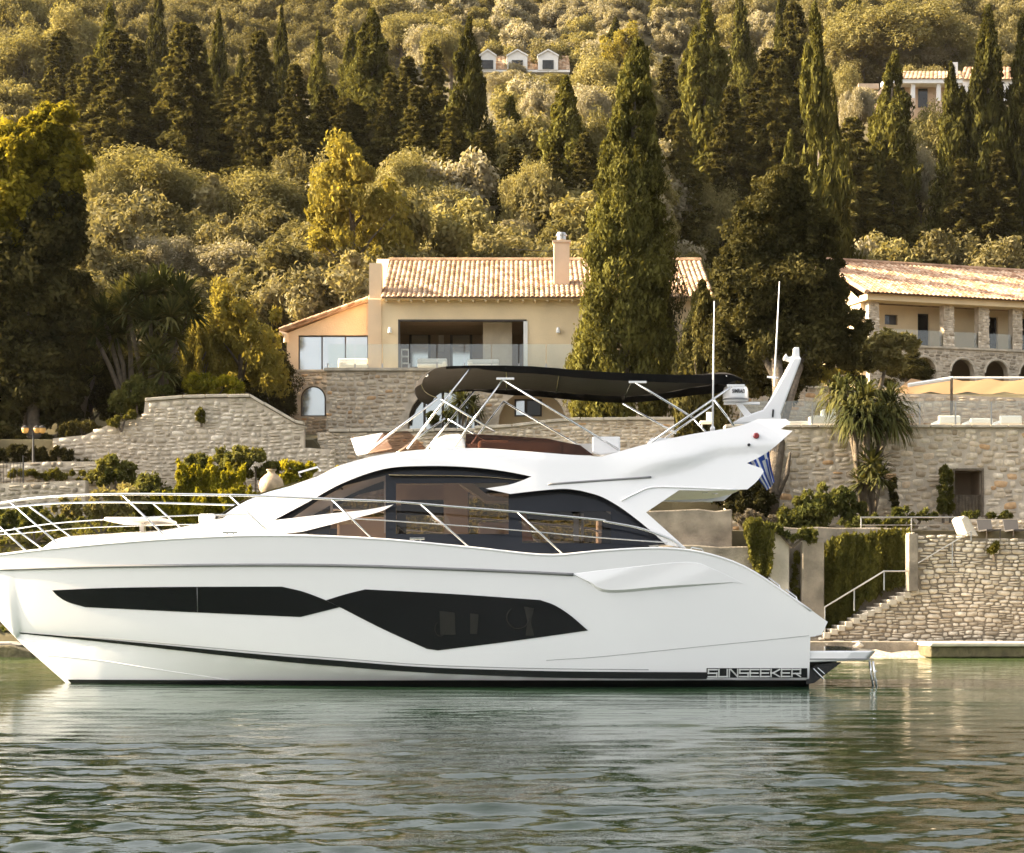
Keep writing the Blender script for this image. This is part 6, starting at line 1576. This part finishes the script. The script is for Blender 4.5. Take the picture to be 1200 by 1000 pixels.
# --- shrubs
def shrub(label, spec, Y, ybase, mat, name='shrub', cat='shrub', group=None, L=.10, W_=.045, nl=70, dn=34, jit=.8, upw=.4):
    px0 = sum(s[0] for s in spec)/len(spec)
    C, Nn = lobes(spec, Y, ybase, px0, nl, rg, dn)
    t = thing(name, label, cat, P(px0, ybase, Y), group)
    me = leaf_mesh('foliage', C, unit(Nn+np.array([[0,0,upw]])), L, W_, M[mat], rg, jit, np.array([[0,0,1.0]]), .4)
    ob = link(bpy.data.objects.new('foliage', me), t); ob.matrix_parent_inverse = Matrix()
    st = MB(); b0 = P(px0, ybase, Y)
    for (a, c, rx, rz_) in spec[:4]: st.tube([b0-Vector((0,0,.2)), b0.lerp(P(a, c, Y), .6), P(a, c, Y)], [.05,.035,.01], 6)
    st.build('stem', M['bark'], t); return t
def spikes(label, px0, ybase, Y, tips, mat, group=None):
    """upright flowering spires"""
    t = thing('flowering_shrub', label, 'flowering shrub', P(px0, ybase, Y), group); b0 = P(px0, ybase, Y); cs, rs = [], []
    st = MB()
    for (a, c) in tips:
        p0 = P(px0+(a-px0)*.45, ybase, Y+rg.uniform(-.3,.3)); p1 = P(a, c, Y+rg.uniform(-.4,.4)); st.tube([p0-Vector((0,0,.2)), p1], [.015,.006], 5)
        for k in range(9):
            f_ = .25+.75*k/8; cs.append(np.array(p0.lerp(p1, f_)-b0)+rg.normal(size=3)*.03); w_ = .15*(1.15-f_*.8); rs.append([w_,w_,w_*1.3])
    C, Nn = clumps(cs, rs, 55, rg, .5)
    me = leaf_mesh('foliage', C, unit(Nn+np.array([[0,0,.4]])), .085, .03, M[mat], rg, .8, np.array([[0,0,1.0]]), .5)
    ob = link(bpy.data.objects.new('foliage', me), t); ob.matrix_parent_inverse = Matrix(); st.build('stem', M['leaf_ivy'], t); return t
GY = 'yellow shrubs behind the bow rail'
def tips(c, w_, y0, y1, n): return [(c+rg.uniform(-w_,w_), rg.uniform(y0,y1)) for _ in range(n)]
spikes('tall yellow green spired shrub left of the clay urn', 226, 606, 60.5, tips(228,22,540,572,26), 'leaf_yellow', GY)
spikes('bright yellow flowering shrub right behind the bow rail, nearest the urn', 262, 604, 60.3, tips(264,22,542,575,30), 'leaf_yellow', GY)
spikes('low bright yellow shrub under the bow rail in front of the urn', 285, 612, 59.8, tips(286,28,572,592,30), 'leaf_yellow', GY)
spikes('low bright yellow shrub left of the others along the bow rail', 212, 612, 59.8, tips(212,34,574,596,34), 'leaf_yellow', GY)
shrub('yellow green shrub growing right of the clay urn', [(340,556,20,16),(358,552,14,12),(350,568,22,14)], 63.0, 592, 'leaf_yellow', group=GY)
shrub('dark green shrub behind the clay urn', [(300,545,24,20),(275,540,20,18),(322,552,16,14)], 63.5, 590, 'leaf_shrub')
shrub('dark rounded shrub above the tall spired shrub, against the garden wall', [(252,545,26,18),(228,548,20,16)], 64.0, 590, 'leaf_shrub')
shrub('rounded green shrub left of the spired shrubs, against the garden wall', [(135,545,20,18),(122,556,18,16),(150,556,20,16)], 63.0, 600, 'leaf_shrub')
shrub('grey green scrub along the bow rail at the left', [(120,590,26,18),(85,596,24,14),(150,586,22,20)], 60.0, 622, 'leaf_olive')
shrub('dark shrub mass behind the middle of the bow rail', [(180,580,30,26),(160,600,40,20),(200,596,26,20)], 60.8, 622, 'leaf_shrub')
shrub('dim low shrub near the left edge behind the bow rail', [(40,608,30,16),(70,614,30,14),(10,612,26,16)], 59.5, 630, 'leaf_shrub')
shrub('dark bush at the top of the low wall left of the garden wall', [(95,500,18,12),(80,508,16,12),(110,504,14,10)], 67.0, 520, 'leaf_dark')
shrub('trailing plant spilling over the left end of the garden wall', [(134,492,8,10),(150,486,10,6)], 65.8, 500, 'leaf_ivy')
shrub('small tuft growing out of the garden wall face', [(236,486,7,8)], 65.85, 494, 'leaf_ivy')
shrub('green shrub below the windscreen, beyond the saloon', [(420,560,20,16),(395,556,14,10)], 64.0, 580, 'leaf_yellow')
for i, (a, lb) in enumerate(((507,'clipped ball topiary in the arched doorway, left of the two'),(525.5,'clipped ball topiary in the arched doorway, right of the two'))):
    shrub(lb, [(a,490,8,8)], 73.3, 506, 'leaf_shrub', name='topiary', cat='topiary', group='ball topiaries at the arched doors', L=.06, W_=.03, nl=60, dn=320)
yucca('small potted palm with arching fronds before the arched glass door', 541, 507, 73.2, [(540,470,0,1.0),(552,476,.2,.8)], 1.0, n=70, name='potted_palm', cat='palm', droop=1.6, rb=.05)
shrub('dark creeper hanging over the bank between lantern and low wall', [(20,532,40,12),(60,534,30,10),(100,548,30,8)], 65.6, 548, 'leaf_dark', nl=90, dn=60)
shrub('ivy covered mound along the low wall left of the rounded shrub', [(70,556,34,7),(110,560,30,8),(30,556,30,6)], 63.6, 566, 'leaf_ivy', nl=80, dn=60)
shrub('dark undergrowth behind the lantern post, under the broadleaf tree', [(8,518,30,18),(50,522,24,14),(78,520,18,12)], 67.6, 546, 'leaf_dark', nl=110, dn=60)
shrub('leafy green bush around the yucca trunks above the garden wall', [(160,462,26,20),(140,474,20,16),(182,464,20,18)], 68.0, 494, 'leaf_shrub', nl=100, dn=44)
shrub('sunlit yellow green bush above the highest stretch of the garden wall', [(232,452,24,18),(262,456,26,16)], 68.6, 474, 'leaf_yellow', nl=100, dn=44)
GS = 'shrubs on the lower right terrace'
shrub('dense dark shrub at the foot of the dark evergreen trunk', [(950,600,26,26),(930,612,24,20),(965,590,22,22)], 61.0, 632, 'leaf_shrub', group=GS)
shrub('dark green shrub between the evergreen trunk and the small yucca', [(985,590,22,20),(1000,598,18,16)], 61.5, 620, 'leaf_shrub', group=GS)
shrub('low green shrub spilling over the ivy wall under the path railing', [(1030,612,22,9),(1060,614,18,8),(1000,614,18,9)], 59.6, 624, 'leaf_shrub', group=GS)
shrub('dark shrub hidden behind the lower flybridge overhang', [(885,585,22,22),(868,592,20,18)], 61.5, 615, 'leaf_dark', group=GS)
shrub('low leafy plant right of the small bright yucca', [(1062,602,24,9),(1085,604,18,7)], 60.2, 612, 'leaf_shrub', group=GS)
shrub('low planting bed with pale flowers left of the loungers, under the doorway', [(1150,603,24,6),(1175,605,20,5)], 60.9, 610, 'leaf_shrub', group=GS)
shrub('little tuft growing from the top of the dry stone wall', [(1165,643,9,6)], 56.85, 650, 'leaf_ivy', group=GS)
shrub('narrow clipped green column left of the open doorway', [(1106,556,4.5,12),(1105,574,5,14),(1105,592,6,14)], 62.6, 606, 'leaf_shrub', nl=60, dn=150)
shrub('thin yellowish green column touching the doorway frame', [(1113.5,560,3,10),(1113.5,578,3,12),(1114,594,3.5,10)], 62.65, 606, 'leaf_ivy', nl=60, dn=200)
shrub('dark narrow climber right of the small bright yucca', [(1046,568,4,12),(1047,586,5,14)], 62.6, 606, 'leaf_dark', nl=60, dn=150)
shrub('dry brown brush hanging behind the stern wing', [(880,604,20,8),(900,612,14,8)], 60.5, 625, 'leaf_dry', jit=1.2)
# ivy curtains
shrub('shaggy dark bush over the top of the concrete piers', [(905,622,20,9),(930,626,20,8),(950,628,14,8)], 57.5, 634, 'leaf_shrub', group=GS)
shrub('weeds in the dark gap between the two concrete piers', [(932,690,6,20),(930,720,8,20),(934,660,5,18)], 57.9, 745, 'leaf_ivy', group=GS)
shrub('dry brush at the foot of the sunlit concrete pier', [(912,720,10,16),(900,730,10,14)], 57.3, 745, 'leaf_dry', group=GS, jit=1.2)
shrub('leafy bush behind the stern wing, left of the evergreen trunk', [(868,560,20,30),(850,575,20,22),(884,566,14,24)], 61.8, 610, 'leaf_dark', group=GS)
def ivy(label, poly_px, Y, n, mat='leaf_ivy', L=.10, W_=.05):
    t = thing('ivy', label, 'ivy', P(sum(p[0] for p in poly_px)/len(poly_px), max(p[1] for p in poly_px), Y), 'ivy curtains on the shore wall')
    b0 = np.array(t.location); pts = []
    xs0, xs1 = min(p[0] for p in poly_px), max(p[0] for p in poly_px); y0, y1 = min(p[1] for p in poly_px), max(p[1] for p in poly_px)
    while len(pts) < n:
        a, c = rg.uniform(xs0-3, xs1+3), rg.uniform(y0-3, y1+3)
        if inside(a+rg.normal()*1.5, c+rg.normal()*2, poly_px):
            m_ = .10+.10*math.sin(a*.16+1)+.08*math.sin(a*.41+c*.05); pts.append(np.array(P(a, c, Y))-b0-np.array([0, abs(m_)+rg.uniform(0,.12), 0]))
    C = np.array(pts); Nn = np.tile(np.array([[-.1,-1,.35]]), (n,1))
    me = leaf_mesh('foliage', C, unit(Nn), L, W_, M[mat], rg, .55, np.array([[0,0,-1.0]]), .6)
    ob = link(bpy.data.objects.new('foliage', me), t); ob.matrix_parent_inverse = Matrix()
ivy('broad ivy curtain covering the shaded wall left of the stone steps', [(966,640),(990,628),(1020,630),(1018,660),(1012,700),(990,726),(966,735)], 58.25, 9000)
ivy('ivy curtain under the path railing, next to the concrete post', [(1020,628),(1062,622),(1066,668),(1062,682),(1030,690),(1014,704)], 58.22, 6000)
ivy('yellowish ivy tongue hanging beside the sunlit concrete pier', [(872,614),(890,610),(904,628),(900,668),(893,676),(884,664),(876,634)], 57.35, 3600)
# grassy cover on the banks
n = 60000; gx = rg.uniform(-30, 30, n); gy = rg.uniform(56.2, 66, n); ok = np.array([(600+x*FPX/y) < 720 for x, y in zip(gx, gy)]); gx, gy = gx[ok], gy[ok]
gz = np.array([terrain_z(x, y) for x, y in zip(gx, gy)])+rg.uniform(0,.22,len(gx))
me = leaf_mesh('bank_undergrowth', np.stack([gx,gy,gz],1), np.tile(np.array([[0,-.4,1.0]]), (len(gx),1)), .13, .045, M['leaf_shrub'], rg, .9)
tag(link(bpy.data.objects.new('bank_undergrowth', me)), 'weedy undergrowth covering the bank behind the yacht', 'undergrowth', kind='stuff')

# ------------------------------------------------------------------ evening air
hz = MB(); hz.box(-256, 256, -256, 406, -6, 152)
m = bpy.data.materials.new('evening haze'); m.use_nodes = True; n = m.node_tree.nodes; n.clear()
o = n.new('ShaderNodeOutputMaterial'); pv = n.new('ShaderNodeVolumePrincipled'); pv.inputs['Color'].default_value = (1.0, 0.93, 0.80, 1); pv.inputs['Density'].default_value = 0.000035; pv.inputs['Anisotropy'].default_value = 0.3
m.node_tree.links.new(pv.outputs[0], o.inputs['Volume'])
tag(hz.build('haze', m), 'warm evening haze softening the far hillside', 'haze', kind='stuff')
